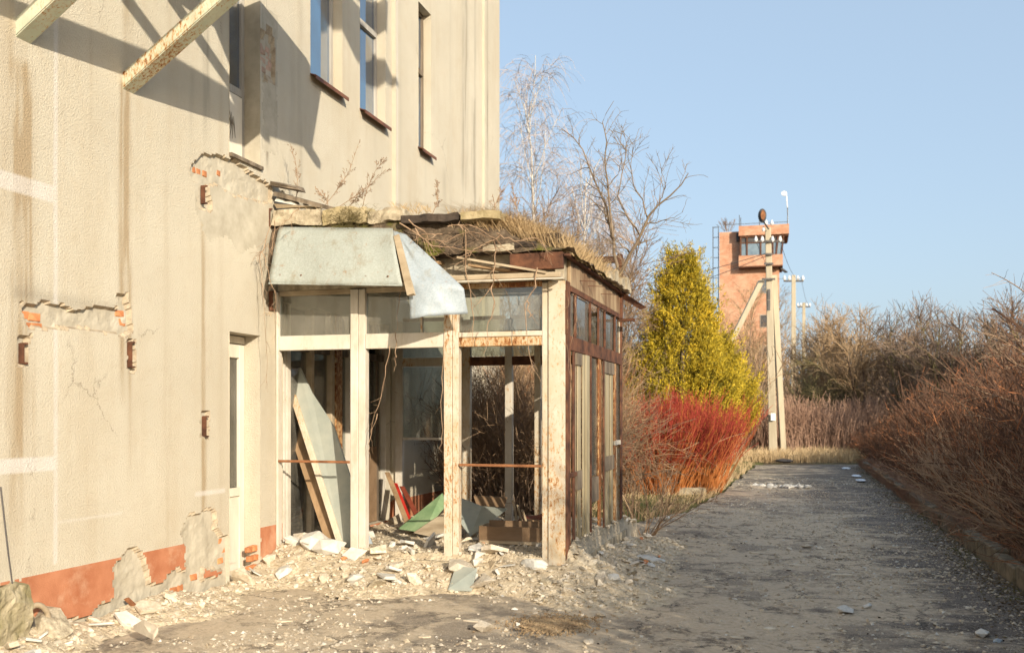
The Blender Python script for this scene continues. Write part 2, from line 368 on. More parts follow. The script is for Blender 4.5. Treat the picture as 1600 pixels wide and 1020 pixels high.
def towerbrick():
    n = NT('tower_brickwork'); bt = n.node('ShaderNodeTexBrick'); bt.inputs['Scale'].default_value = 1
    bt.inputs['Brick Width'].default_value = .26; bt.inputs['Row Height'].default_value = .085; bt.inputs['Mortar Size'].default_value = .01
    bt.inputs['Color1'].default_value = (.41, .165, .09, 1); bt.inputs['Color2'].default_value = (.51, .25, .145, 1); bt.inputs['Mortar'].default_value = (.52, .32, .21, 1)
    mp = n.node('ShaderNodeMapping'); mp.inputs['Rotation'].default_value = (R(90), 0, 0); n.link(n.tc.outputs['Object'], mp.inputs[0]); n.link(mp.outputs[0], bt.inputs[0])
    c = n.mix(n.math('MULTIPLY', n.thr(n.noise(.8, 8, .8, (1, 1, 2)), .44, .58), .75), bt.outputs[0], (.58, .37, .25))  # pale brick mottling, strengthened to paint in some distance haze
    c = n.mix(n.math('MULTIPLY', n.thr(n.noise(1.6, 6, .7, (1, 1, .3)), .52, .66), .5), c, (.36, .17, .10)); return n.done(c, .9)
M_tower = towerbrick()
M_towerR = simple('red_parapet', (.45, .15, .07), (.60, .24, .12), 1.5)
M_snow = simple('old_snow', (.60, .66, .74), (.8, .84, .88), 9, bump=.5)

# ------------------------------------------------------------------ ground
g = Geo(); g.add([(-900, -300, -.06), (900, -300, -.06), (900, 1600, -.06), (-900, 1600, -.06)], [(0, 1, 2, 3)])
tag(g.build('ground', M_earth), kind='structure')
def sheet(xs, ys, zf, maskf=None):
    X, Y = np.meshgrid(xs, ys, indexing='ij'); Z = zf(X, Y)
    n0, n1 = X.shape; idx = np.arange(n0 * n1).reshape(n0, n1)
    q = np.stack([idx[:-1, :-1], idx[1:, :-1], idx[1:, 1:], idx[:-1, 1:]], -1).reshape(-1, 4)
    if maskf is not None:
        cx = (X[:-1, :-1] + X[1:, 1:]) / 2; cy = (Y[:-1, :-1] + Y[1:, 1:]) / 2; q = q[maskf(cx, cy).ravel()]
    return np.stack([X, Y, Z], -1).reshape(-1, 3), q, X, Y
def road_left(y):
    return np.interp(y, [0, 11.6, 13, 16, 19, 31, 40], [-5.6, -5.6, -2.6, -1.75, -1.45, -1.15, -1.1]) + .25 * (fbm(y * .8, y * 0 + 3) - .5)
def road_z(X, Y):
    z = .05 * (fbm(X * .8, Y * .6) - .5) + .022 * (fbm(X * 5, Y * 5, 3) - .5)
    ridge = .05 * np.exp(-((Y - 21.8 - .25 * np.sin(X * 2)) / .15) ** 2) * (fbm(X * 3, Y) > .4)
    return z + ridge
xs = np.arange(-5.1, 2.02, .06); ys = np.concatenate([np.arange(1, 14, .06), np.arange(14, 32.8, .12)])
V, q, XX, YY = sheet(xs, ys, road_z, lambda x, y: (x > road_left(y)) & (y < 32.2 + .6 * (fbm(x * 2, y * 0) - .5) + .3 * x))
dust = np.clip(1 - (XX + .5) / 2.0, 0, 1) * np.clip(1.25 - (YY - 9) / 14, .25, 1)  # where dust thins to the right, the darkened asphalt adds painted shade
o = Geo().add(V, q).build('road', M_asph, smooth=True, attrs={'dust': dust.ravel()}); tag(o, kind='structure')
# raised planted bank behind the kerb
V, q, _, _ = sheet(np.arange(2.16, 9, .15), np.arange(-4, 40, .2), lambda X, Y: .02 + .12 * fbm(X * 2, Y * 2) * np.clip((X - 2.1) * 3, 0, 1))
tag(Geo().add(V, q).build('bank', M_earth, smooth=True), kind='structure')
V, q, _, _ = sheet(np.arange(-7, 2.1, .1), np.arange(12.2, 40, .1), lambda X, Y: -.035 + .08 * (fbm(X * 1.5, Y * 1.5) - .3) * np.clip((road_left(Y) - X) * 2, 0, 1),
                 lambda x, y: (x < road_left(y) + .15) & (x > np.where(y < 16.2, -4.9, -9)) & (fbm(x * 1.4, y * .8 + 9) > .3))
tag(Geo().add(V, q).build('mossy_verge', M_moss, smooth=True), kind='structure')
# kerb of separate stones
kr = empty('kerb', (2.08, 5, 0), None, None); tag(kr, kind='structure')
for o_k in ('label', 'category'):
    if o_k in kr: del kr[o_k]
y = 3.0; k = 0
while y < 31:
    L = 1.0; dx = random.uniform(-.02, .02)
    gg = Geo().box(2.0 + dx, 2.15 + dx, y + .012, y + L - .012, -.1, .18 + random.uniform(-.02, .02))
    gg.v[0] += rng.normal(0, .006, gg.v[0].shape)
    gg.build('kerb_stone', M_kerb, kr, bevel=.015); y += L

# ------------------------------------------------------------------ the building
XW = -5.0; Y0, Y1, ZT = 1.0, 15.65, 10.0
bld = empty('building', (XW, 8, 0), 'tall cream roughcast building with terracotta plinth and crumbling plaster', 'building')
def pz(u, v): p = onX(u, v, XW); return (p.y, p.z)
def lines(*segs):
    L = []
    for a, b, s_ in segs: L += list(np.linspace(a, b, max(2, int(round((b - a) / s_)) + 1)))
    return L
op = {  # openings in the wall: y0, y1, z0, z1, recess
 'w0': (pz(358, 0)[0], 8.29, 4.02, 6.1, .17), 'door': (7.76, 8.29, .02, 2.37, .17),
 'w1': (9.30, 10.06, 5.28, 7.27, .11), 'w2': (10.53, 11.28, 5.28, 7.27, .11), 'w3': (12.27, 12.75, 5.28, 7.27, .11),
 'ent': (8.72, 11.42, .25, 2.75, .10), 'w4': (1.9, 2.8, 5.28, 7.27, .11), 'w5': (13.5, 14.2, 1.2, 2.5, .11)}
ysn = set(np.round(lines((Y0, 4.9, .1), (4.9, 8.9, .02), (8.9, Y1, .05)), 4)); zsn = set(np.round(lines((-.1, 4.9, .02), (4.9, ZT, .08)), 4))
for a in op.values(): ysn |= {round(a[0], 4), round(a[1], 4)}; zsn |= {round(a[2], 4), round(a[3], 4)}
ysn |= {11.5, 11.503, 15.1, 15.103}
ya = np.array(sorted(ysn)); za = np.array(sorted(zsn))
def dedupe(a, keep):
    out = [a[0]]
    for v in a[1:]:
        if v - out[-1] < .0028 and not any(abs(v - k_) < 1e-6 for k_ in keep): continue
        out.append(v)
    return np.array(out)
YG, ZG = np.meshgrid(ya, za, indexing='ij')
wy = YG + .09 * (fbm(YG * 5, ZG * 5) - .5) + .05 * (fbm(YG * 22, ZG * 22, 3) - .5)
wz = ZG + .09 * (fbm(YG * 5 + 40, ZG * 5) - .5) + .05 * (fbm(YG * 22 + 9, ZG * 22, 3) - .5)
PP = lambda pts: [pz(*p) for p in pts]
bare_polys = [PP([(180, 884), (196, 864), (214, 860), (226, 872), (234, 905), (250, 916), (270, 896), (288, 884), (292, 850), (283, 835), (296, 803), (334, 797), (345, 835), (360, 840), (360, 1050), (178, 1060)]),
              PP([(-60, 905), (28, 915), (44, 960), (70, 1002), (66, 1100), (-80, 1160)]),
              PP([(300, 262), (318, 240), (345, 246), (372, 250), (385, 262), (424, 290), (424, 318), (300, 280)]),
              PP([(33, 478), (60, 474), (90, 480), (190, 486), (205, 500), (196, 522), (120, 512), (42, 512)]),
              PP([(29, 525), (42, 525), (43, 570), (30, 572)]), PP([(199, 530), (212, 530), (212, 578), (200, 580)]), PP([(314, 645), (327, 645), (327, 684), (315, 684)]),
              PP([(182, 462), (200, 455), (206, 520), (186, 520)]), PP([(309, 285), (328, 285), (330, 330), (312, 330)]),
              PP([(390, 848), (406, 842), (410, 960), (388, 960)]), PP([(404, 55), (424, 50), (432, 85), (430, 132), (412, 122)]),
              PP([(418, 440), (426, 440), (426, 492), (416, 490)])]
keep_poly = [PP([(228, 869), (288, 853), (291, 893), (274, 890), (252, 914), (238, 908)]), PP([(317, 887), (350, 890), (351, 925), (335, 932), (318, 928)])]
bare = np.zeros(YG.shape, bool)
for i, p in enumerate(bare_polys): bare |= inpoly(wy, wz, p)
for p in keep_poly: bare &= ~inpoly(wy, wz, p)
bare |= (wz < .06 + .16 * fbm(YG * 2.2, YG * 0 + 8)) & (YG < 8.5)
smear = inpoly(wy, wz, PP([(302, 262), (425, 296), (425, 425), (398, 388), (372, 398), (350, 372), (322, 380), (306, 335)]))
smear |= inpoly(wy, wz, [(8.32, 4.2), (8.62, 4.2), (8.62, 5.6), (8.32, 5.6)]) & (YG > 8.3)
Xd = np.full(YG.shape, XW) + .012 * (fbm(YG * .9, ZG * .9) - .5)
Xd -= np.where(bare, .028 + .02 * fbm(YG * 14, ZG * 14, 3), 0)
Xd += np.where(YG >= 11.503, .05, 0) + np.where(YG >= 15.103, .04, 0)
plz = .50
plm = (wz < plz + .005) & (ZG < plz + .03)
# stain maps
stain = np.zeros(YG.shape); soot = np.zeros(YG.shape); joint = np.zeros(YG.shape)
def streak(u, v0, v1, wd, amt, arr, soft=.5):
    y_, zt = pz(u, v0); _, zb = pz(u, v1)
    wob = .02 * (fbm(ZG * 1.3 + u, ZG * 0, 3) - .5)
    k_ = np.exp(-(np.abs((YG - y_ - wob) / wd)) ** 3) * np.clip((zt - ZG) / .08, 0, 1) * np.clip((ZG - zb) / soft, 0, 1)
    arr += amt * k_ * (.35 + 1.1 * np.clip((fbm(YG * 26, ZG * 1.2, 4) - .38) * 3.2, 0, 1))
streak(196, 120, 640, .065, .95, stain); streak(36, 90, 760, .09, .8, stain); streak(48, 140, 500, .06, .35, stain); streak(20, -300, 900, .12, .35, stain)
streak(200, -200, 130, .07, .4, stain); streak(140, -200, 300, .03, .15, stain)
streak(318, 330, 900, .035, .5, stain); streak(318, 680, 800, .04, .4, stain); streak(206, 575, 760, .06, .25, stain); streak(38, 570, 700, .05, .4, stain)
streak(322, 40, 250, .05, .4, soot); streak(44, 420, 482, .2, .25, soot, .1); streak(300, 100, 260, .05, .15, soot)
for u_ in (262, 345): streak(u_, -300, 700 + u_, .05, .14, stain)
streak(418, 120, 270, .035, .75, soot, .2); streak(722, -200, 320, .16, .4, soot); streak(753, -200, 340, .05, .5, soot); streak(735, 150, 335, .1, .35, soot); streak(690, 260, 340, .08, .2, soot)
streak(586, 195, 330, .05, .15, soot); streak(660, 245, 335, .05, .1, soot)
for u_, a_ in ((470, .2), (455, .15), (620, .1), (700, .15), (738, .25)): streak(u_, -300, 420, .05, a_, soot)
k_ = np.clip(1 - (ZG - plz) / .5, 0, 1) * (ZG > plz); stain += .18 * k_ * fbm(YG * 4, ZG * 4)
soot += .3 * np.exp(-((ZG - pz(110, 472)[1]) / .05) ** 2) * (YG > 5.2) * (YG < 6.3)
def seg(y_a, y_b, z_a, z_b, amt=.9):
    global joint
    m_ = (YG > y_a) & (YG < y_b) & (ZG > z_a) & (ZG < z_b); joint = np.maximum(joint, amt * m_ * (.6 + .5 * fbm(YG * 9, ZG * 9)))
ys_ = pz(88, 400)[0]; zb_ = plz
seg(ys_ - .022, ys_ + .022, pz(88, 880)[1], 6.0, .62)
seg(3, ys_, pz(40, 290)[1] - .055, pz(40, 290)[1] + .055, .65); seg(3, ys_, pz(40, 726)[1] - .05, pz(40, 726)[1] + .05, .85)
seg(pz(305, 770)[0], pz(352, 770)[0], pz(320, 772)[1], pz(320, 766)[1], .7); seg(ys_, pz(190, 800)[0], pz(150, 811)[1], pz(150, 804)[1], .4)
seg(11.505, 11.56, 2, 10, .5)  # pale strip paints in the bright lit edge of the wall step
joint *= ~bare
stain = np.clip(stain, 0, .85); soot = np.clip(soot, 0, .8)
n0, n1 = YG.shape; idx = np.arange(n0 * n1).reshape(n0, n1)
quad = np.stack([idx[:-1, :-1], idx[1:, :-1], idx[1:, 1:], idx[:-1, 1:]], -1).reshape(-1, 4)
cy = ((YG[:-1, :-1] + YG[1:, 1:]) / 2).ravel(); cz = ((ZG[:-1, :-1] + ZG[1:, 1:]) / 2).ravel()
keep = np.ones(len(cy), bool)
for a in op.values(): keep &= ~((cy > a[0]) & (cy < a[1]) & (cz > a[2]) & (cz < a[3]))
cnt = bare.astype(int); cnt = (cnt[:-1, :-1] + cnt[1:, :-1] + cnt[1:, 1:] + cnt[:-1, 1:]).ravel()
mi = np.where(plm[:-1, :-1].ravel() & (cz < plz), 3, 0)
mi = np.where(smear[:-1, :-1].ravel() & (mi == 0), 1, mi)
mi = np.where(cnt >= 3, 1, mi); mi = np.where((cnt > 0) & (cnt < 4), 2, mi)
W = Geo()
W.v.append(np.stack([Xd, YG, ZG], -1).reshape(-1, 3)); W.n = n0 * n1; W.f.append((quad[keep], mi[keep].astype(int)))
for nme, a in op.items():   # reveals
    y0_, y1_, z0_, z1_, rc = a; xo = XW + (.05 if y0_ > 11.5 else 0) + .004; xi = XW - rc - .1
    for c4 in ([(xo, y1_, z0_), (xo, y1_, z1_), (xi, y1_, z1_), (xi, y1_, z0_)], [(xo, y0_, z0_), (xi, y0_, z0_), (xi, y0_, z1_), (xo, y0_, z1_)],
               [(xo, y0_, z1_), (xi, y0_, z1_), (xi, y1_, z1_), (xo, y1_, z1_)], [(xo, y0_, z0_), (xo, y1_, z0_), (xi, y1_, z0_), (xi, y0_, z0_)]):
        W.add(c4, [(0, 1, 2, 3)], 1 if nme == 'w0' else 0)
pad = lambda a: np.concatenate([a.ravel(), np.zeros(W.n - a.size)])
W.build('wall', [M_wall, M_bare, M_edge, M_plinth], bld, attrs={'stain': pad(stain), 'soot': pad(soot), 'joint': pad(joint)})
# other walls, floor inside, roof
Geo().box(-13, XW + .085, Y1 + .002, Y1 + .3, -.1, ZT).build('far_wall', M_wall, bld)
Geo().box(-13, XW - .01, Y0 - .3, Y0 - .002, -.1, ZT).build('near_wall', M_wall, bld)
Geo().box(-13.3, -13.002, Y0 - .3, Y1 + .3, -.1, ZT).build('rear_wall', M_wall, bld)
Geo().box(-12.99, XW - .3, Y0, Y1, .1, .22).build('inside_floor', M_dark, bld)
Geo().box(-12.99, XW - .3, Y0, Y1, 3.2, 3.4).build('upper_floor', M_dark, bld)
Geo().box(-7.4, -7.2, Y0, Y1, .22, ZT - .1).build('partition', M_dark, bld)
Geo().box(-13.4, XW + .25, Y0 - .5, Y1 + .45, ZT + .002, ZT + .25).build('roof', M_concrete, bld)
def window(a, cross=None, mframe=M_frame, curtain=True, mull=True):
    # outer frame, pane with sky blue painted in, old curtain strip behind
    y0_, y1_, z0_, z1_, rc = a; xf = XW - rc + (.05 if y0_ > 11.5 else 0); t = .055
    G = Geo()
    G.box(xf - .05, xf, y0_ + .003, y0_ + t, z0_ + .003, z1_ - .003).box(xf - .05, xf, y1_ - t, y1_ - .003, z0_ + .003, z1_ - .003)
    G.box(xf - .049, xf - .001, y0_ + t, y1_ - t, z0_ + .003, z0_ + t).box(xf - .049, xf - .001, y0_ + t, y1_ - t, z1_ - t, z1_ - .003)
    if cross: G.box(xf - .048, xf + .012, y0_ + t, y1_ - t, cross - .035, cross + .035)
    fr = G.build('window', mframe, bld)
    ym = y0_ + (y1_ - y0_) * .5
    Geo().box(xf - .03, xf - .024, y0_ + t + .002, y1_ - t - .002, z0_ + t + .002, (cross or z1_) - (.037 if cross else t + .002)).build('pane', M_glassB, fr)
    if cross: Geo().box(xf - .03, xf - .024, y0_ + t + .002, y1_ - t - .002, cross + .037, z1_ - t - .002).build('pane', M_glassB, fr)
    if curtain: Geo().box(xf - .07, xf - .06, y0_ + (y1_ - y0_) * .5, y1_ - t, z0_ + .1, z1_ - .1).build('curtain', M_curtain, fr)
    return fr
def sill(fr, a, dz=.0):
    y0_, y1_, z0_, z1_, rc = a; xo = XW + (.05 if y0_ > 11.5 else 0)
    G = Geo(); G.extrude([(xo - rc, y0_ + .01, z0_ + .03), (xo + .085, y0_ - .02, z0_ - .035), (xo + .085, y0_ - .02, z0_ - .075), (xo + .075, y0_ - .02, z0_ - .075), (xo + .075, y0_ - .02, z0_ - .043), (xo - rc, y0_ + .01, z0_ + .022)], (0, y1_ - y0_ + .03, 0))
    G.build('sill', M_sill, fr)
for k_ in ('w1', 'w2', 'w3', 'w4'):
    f_ = window(op[k_], 6.42, M_frameD if k_ == 'w3' else M_frame, k_ != 'w3'); sill(f_, op[k_])
window(op['w5'])
# narrow stair window with cracked white board in its foot
a = op['w0']; f_ = window(a, 4.72, M_frame, False)
b_ = Geo().box(XW - a[4] - .012, XW - a[4] + .008, a[0] + .06, a[1] - .06, 4.09, 4.68).build('white_board', M_door_w, f_)
Geo().box(XW - .17, XW + .03, a[0] - .0, a[1] + .02, 3.985, 4.018).build('sill', M_frameD, f_)
for i in range(4):
    p = np.array([(XW - .158, a[0] + .2 + .05 * i, 4.2 + .02 * i), (XW - .157, a[0] + .27 + .02 * i, 4.38), (XW - .158, a[0] + .2 + .04 * i, 4.55 - .03 * i)])
    Geo().tubes(p, np.array([.002, .004, .002]), 4).build('crack', M_frameD, b_)
# narrow white door
a = op['door']; dr = Geo(); xf = XW - a[4]
dr.box(xf - .06, xf, a[0] + .003, a[0] + .08, .03, 2.28).box(xf - .06, xf, a[1] - .09, a[1] - .003, .03, 2.28).box(xf - .06, xf, a[0] + .08, a[1] - .09, 2.15, 2.28).box(xf - .058, xf + .004, a[0] + .003, a[1] - .003, 2.29, 2.36)
dr.box(xf - .05, xf - .01, a[0] + .08, a[1] - .09, .03, .88)
d_ = dr.build('door', M_door_w, bld, bevel=.004)
Geo().box(xf - .009, xf + .012, a[0] + .09, a[1] - .10, .82, .90).build('door_rail', M_door_w, d_)
Geo().box(xf - .009, xf + .002, a[0] + .13, a[1] - .14, .18, .72).build('door_panel', M_door_w, d_)
Geo().box(xf - .035, xf - .03, a[0] + .08, a[1] - .09, .88, 2.15).build('pane', M_glass, d_)
Geo().box(xf - .025, xf - .005, (a[0] + a[1]) / 2 - .03, (a[0] + a[1]) / 2 - .005, .9, 2.15).build('glazing_bar', M_woodL, d_)
Geo().box(xf - .6, xf - .55, a[0] - .3, a[1] + .1, .22, 2.3).build('inner_curtain', M_curtain, d_)
Geo().box(XW - .25, XW + .12, a[0] - .05, a[1] + .1, -.05, .019).build('door_step', M_concrete, bld, bevel=.01)
# exposed bricks, each its own piece
bme = {}
def brick(y, z, ln=.12, ht=.065, x=XW - .03, mat=M_brick, dp=.05):
    x -= .012; ln *= random.choice([.8, 1]); z += random.uniform(-.004, .004)
    key = (round(ln, 3), ht, dp, mat.name)
    if key not in bme:
        G = Geo().box(-dp, 0, -ln / 2, ln / 2, -ht / 2, ht / 2); G.v[0] += rng.normal(0, .003, G.v[0].shape)
        b_ = G.build('brick', mat, None, bevel=.006); bme[key] = b_; o_ = b_
    else:
        o_ = bme[key].copy(); COL.objects.link(o_)
    o_.parent = bld; o_.location = Vector((x + random.uniform(-.006, .006), y, z)) - bld.location
def brickrow(u0, v0, u1, v1, rows, cols, ln=.12, x=XW - .022, skip=.15, mat=M_brick):
    (ya_, za_), (yb_, zb2) = pz(u0, v0), pz(u1, v1)
    for r_ in range(rows):
        for c_ in range(cols):
            if random.random() < skip: continue
            brick(ya_ + (yb_ - ya_) * (c_ + .5 + .25 * (r_ % 2)) / cols, za_ + (zb2 - za_) * (r_ + .5) / rows, ln, .055, x, mat)
brickrow(36, 484, 68, 518, 2, 2, .12, skip=0); brickrow(184, 480, 202, 512, 2, 1, .1, skip=0); brickrow(272, 910, 292, 930, 1, 2, .1, skip=0)
brickrow(344, 838, 355, 882, 3, 1, .09, skip=0); brickrow(391, 852, 405, 893, 3, 2, .085, XW - .006, skip=0); brickrow(302, 258, 330, 276, 1, 3, .09, skip=0)
brickrow(340, 268, 420, 300, 1, 6, .09, skip=.4); brickrow(405, 62, 431, 122, 6, 2, .12, skip=.1, mat=M_brickpink); brickrow(300, 890, 316, 912, 1, 1, .1, skip=0)
# stubs of cut steel channels left in the wall
for u_, v0_, v1_ in ((36, 536, 568), (205, 534, 574), (321, 650, 682), (319, 290, 318), (421, 326, 354), (425, 455, 485)):
    ya_, zt_ = pz(u_, v0_); _, zb2 = pz(u_, v1_)
    G = Geo(); G.box(XW - .03, XW + .012, ya_ - .01, ya_ + .0, zb2, zt_).box(XW - .03, XW + .022, ya_ + .0, ya_ + .022, zt_ - .01, zt_ + .003).box(XW - .03, XW + .022, ya_ + .0, ya_ + .022, zb2 - .003, zb2 + .01)
    G.build('steel_stub', M_rust, bld)
# grey pilaster strip edge + broken flake at far corner
Geo().box(XW - .02, XW + .055, 8.62, 8.655, 2.9, 3.62).build('rust_plate', M_rust, bld)
# canopy: struts rising from the wall, carrying beams; unseen sheets above are shaped to cast wall shadows
cn = []
def chan(p0, p1, wdt=.13, hgt=.10, name='canopy_strut', mt=None):
    p0, p1 = Vector(p0), Vector(p1); d = (p1 - p0).normalized(); side = Vector((0, 1, 0)) if abs(d.y) < .8 else Vector((1, 0, 0))
    up = side.cross(d).normalized(); G = Geo()
    G.beam(p0, p1, side * wdt / 2, .012)
    for s_ in (-1, 1): G.beam(p0 + side * s_ * (wdt / 2 - .006) - up * hgt / 2, p1 + side * s_ * (wdt / 2 - .006) - up * hgt / 2, up * (hgt / 2 - .001), .012)
    return G.build(name, mt or M_strut, bld)
M_strut = peeled('canopy_paint', (.47, .50, .38), (.62, .60, .46), .575)
SY = [pz(36, 80)[0], pz(200, 150)[0]]
for i, yy in enumerate([SY[0] - 1.06, SY[0], SY[1]]):
    chan((XW - .02, yy, 4.12), (XW + 2.5, yy, 5.78))
    chan((XW, yy, 5.82), (XW + 2.85, yy, 5.82), .09, .09, 'canopy_beam')
chan((XW + 2.5, SY[0] - 1.3, 5.9), (XW + 2.5, 6.5, 5.9), .12, .1, 'canopy_beam')
chan((XW + 1.3, SY[0] - 1.3, 5.9), (XW + 1.3, 7.0, 5.9), .1, .1, 'canopy_beam')
def csheet(pts, z=5.96, th=.03): Geo().extrude([(XW + p_, y_, z) for p_, y_ in pts], (0, 0, th)).build('canopy_sheet', M_zinc, bld)
csheet([(.25, 6.55), (2.75, 5.05), (2.85, 6.2), (1.5, 7.9), (1.1, 8.0), (.3, 7.2)])
csheet([(.9, 5.5), (1.15, 5.35), (1.2, 6.1), (.95, 6.3)], 5.93)
csheet([(3.3, 5.5), (4.7, 5.3), (4.6, 6.6), (3.5, 6.9)], 8.3); csheet([(2.3, 6.9), (3.2, 6.0), (3.4, 7.6), (2.7, 8.4)], 8.3); csheet([(1.2, 8.1), (1.9, 7.9), (1.8, 8.6), (1.3, 8.7)], 8.0)  # upper sheets added out of view to shade the wall around the windows
chan((XW + .05, 8.0, 8.35), (XW + 3.3, 7.0, 8.35), .1, .1, 'canopy_beam')  # added with the upper sheets, unseen, for shadows high on the wall

# ------------------------------------------------------------------ the porch
PX, PY, PB, FZ = -2.0, 8.58, 11.5, .24
por = empty('entrance_porch', (-3.5, 10, 0), 'ruined glazed entrance porch of rusting white frames before the building', 'porch')
def pb(name, mat, *b, bevel=.004, parent=None): return Geo().box(*b).build(name, mat, parent or por, bevel=bevel)
# floor slab
Gf = Geo().box(XW + .003, PX + .05, PY - .08, PB + .1, -.08, FZ - .02); Gf.build('floor_slab', M_concrete, por)
Z_T0, Z_T1, Z_TOP = 2.245, 2.39, 2.80
for i, (xa, xb) in enumerate(((-4.175, -4.02), (-3.20, -3.055))):
    xm = xa + .085
    pb('post', (M_white, M_whiteR)[i], xa, xm - .003, PY, PY + .10, FZ - .05, 2.83)
    pb('post', (M_white, M_whiteR)[i], xm, xb, PY + .008, PY + .10, FZ - .05, 2.83)
pb('post', M_whiteR, -2.235, -2.18, PY + .004, PY + .1, FZ - .08, 2.82)
pb('corner_post', M_whiteR, -2.172, -2.012, PY - .012, PY + .12, FZ - .08, 2.83)
pb('angle_iron', M_rust, -2.009, -1.995, PY - .005, PY + .13, FZ - .08, 2.83)
pb('wall_post', M_white, XW + .005, XW + .03, PY, PY + .08, FZ, 2.83)
bays = [(XW + .032, -4.178), (-4.017, -3.203), (-3.052, -2.238)]
for i, (xa, xb) in enumerate(bays):
    mt = (M_white, M_white, M_whiteRR)[i]
    pb('transom_rail', mt, xa, xb, PY + .012, PY + .075, Z_T0, Z_T1 - (.06 if i == 2 else 0))
    if i == 2: pb('transom_lip', M_whiteR, xa, xb, PY + .004, PY + .08, Z_T1 - .057, Z_T1 - .01)
    pb('pane', M_glass, xa, xb, PY + .045, PY + .05, Z_T1 + .002, 2.79, bevel=0)
    pb('head_rail', M_whiteRR if i == 2 else M_woodL, xa, xb, PY + .02, PY + .08, 2.792, 2.84)
pb('glazing_bead', M_whiteR, -3.45, -3.43, PY + .03, PY + .06, Z_T1, 2.79)
pb('rusty_bar', M_rustL, XW + .03, -4.18, PY - .004, PY + .01, 1.125, 1.15); pb('rusty_bar', M_rustL, -3.05, -2.24, PY - .004, PY + .01, 1.115, 1.14)
# plank and slot above the frames
Gp = Geo(); Gp.beam((-3.62, PY - .12, 2.875), (-2.02, PY - .12, 2.865), (0, .05, 0), .05); Gp.build('eave_plank', M_woodL, por, bevel=.006)
Gp = Geo(); Gp.beam((-3.65, PY - .18, 2.838), (-1.99, PY - .18, 2.828), (0, .012, 0), .012); Gp.build('eave_trim', M_white, por)
pb('eave_back', M_concrete, XW + .01, -2.03, PY + .02, PY + .14, 2.842, 3.12)
pb('eave_rail', M_rust, -2.5, -2.0, PY - .16, PY - .1, 2.92, 3.07)
Geo().beam((-3.0, PY - .17, 3.06), (-2.15, PY - .17, 2.885), (0, .02, 0), .02).build('loose_batten', M_woodL, por)
Geo().beam((-2.9, PY - .1, 2.99), (-2.35, PY - .05, 2.9), (0, .06, 0), .02).build('loose_batten', M_wood, por)
Geo().beam((-3.9, PY - .05, 3.0), (-3.2, PY - .05, 3.04), (0, .06, 0), .03, jag=.01).build('loose_batten', M_wood, por)
# right side frames
yx = lambda u: onX(u, 600, PX).y
side_u = [885.5, 899, 922, 935, 945, 960.5, 970.5]
YS = [yx(u) for u in side_u]
pb('side_fascia', M_fascia, PX - .03, PX + .005, PY + .14, PB + .08, 2.80, 3.04)
pb('fascia_angle', M_rust, PX + .008, PX + .06, PY - .15, PB + .12, 3.03, 3.055); pb('fascia_angle', M_rust, PX - .01, PX + .012, PY + .14, PB, 2.745, 2.797)
pb('side_transom_rail', M_rust, PX - .02, PX + .008, PY + .14, PB, 2.20, 2.335)
for i, yy in enumerate(YS):
    pb('side_mullion', M_rust, PX - .015, PX + .011, yy - .012, yy + .012, 2.336, 2.744)
for i in range(6):
    if i != 2: pb('pane', M_glass, PX - .025, PX - .02, YS[i] + .02, YS[i + 1] - .02, 2.34, 2.74, bevel=0)
yy_ = yx
for ua, ub, mt, xo in ((886, 892, M_whiteRR, -.0), (895.5, 898, M_rust, .005), (900.5, 903, M_door, -.02), (904, 906.5, M_door, -.005), (907.5, 909.5, M_door, -.012), (911.5, 914, M_door, .0), (914.6, 920, M_door, .01), (921.8, 923.2, M_rust, .012),
                       (935.5, 939.5, M_whiteRR, 0), (942.3, 943.6, M_rust, .01), (945, 948.5, M_door, -.005), (950, 953.5, M_door, -.01), (955, 958.5, M_door, -.005), (960, 963, M_whiteRR, 0), (969, 971.5, M_rust, .01)):
    pb('side_post', mt, PX - .016 + xo, PX + xo, yy_(ua), yy_(ub), FZ - .06, 2.198)
for ua, ub, z0_, z1_, mt in ((901, 909, 2.08, 2.195, M_frameD), (901, 909, .88, 1.06, M_frameD), (944.5, 959, 2.06, 2.19, M_frameD), (944.5, 959, .98, 1.14, M_frameD), (923.5, 934.5, .7, .95, M_frameD), (960, 970, 1.25, 1.3, M_white)):
    pb('door_plate', mt, PX - .03, PX + .008, yy_(ua), yy_(ub), z0_, z1_, bevel=0)
pb('pane', M_glass, PX - .02, PX - .015, yy_(924), yy_(934), .97, 2.19, bevel=0); pb('pane', M_glass, PX - .02, PX - .015, yy_(963.5), yy_(968.5), 1.31, 2.19, bevel=0)
pb('rusty_bar', M_rust, PX - .02, PX + .02, PY + .13, yy_(899), 1.02, 1.06)
for u_ in (905, 918, 938): 
    p = onX(u_, 600, PX); Geo().beam((PX, p.y, 2.9), (PX + .14, p.y + .1, 2.9), (0, .006, .0), .006).build('bent_rod', M_rust, por)
# back frames
for xa, xb, mt in ((XW + .06, XW + .16, M_white), (-4.03, -3.92, M_whiteR), (-3.46, -3.37, M_white), (-3.08, -3.0, M_whiteR), (-2.12, -2.01, M_whiteR)):
    pb('back_post', mt, xa, xb, PB - .05, PB + .03, FZ, 2.8)
pb('back_rail', M_whiteR, XW + .165, -2.125, PB - .045, PB - .005, 2.2, 2.32) if False else None
bx = [XW + .162, -4.032, -3.918, -3.462, -3.368, -3.082, -2.998, -2.122]
for i in range(0, 8, 2):
    pb('back_rail', M_rust if i > 1 else M_whiteR, bx[i], bx[i + 1], PB - .045, PB + .02, 2.22, 2.33)
    pb('pane', M_glass, bx[i], bx[i + 1], PB - .02, PB - .015, 2.335, 2.79, bevel=0)
    pb('back_head_rail', M_whiteR, bx[i], bx[i + 1], PB - .045, PB + .02, 2.795, 2.84)
pb('back_rail', M_white, bx[0], bx[1], PB - .04, PB + .01, 1.28, 1.31)
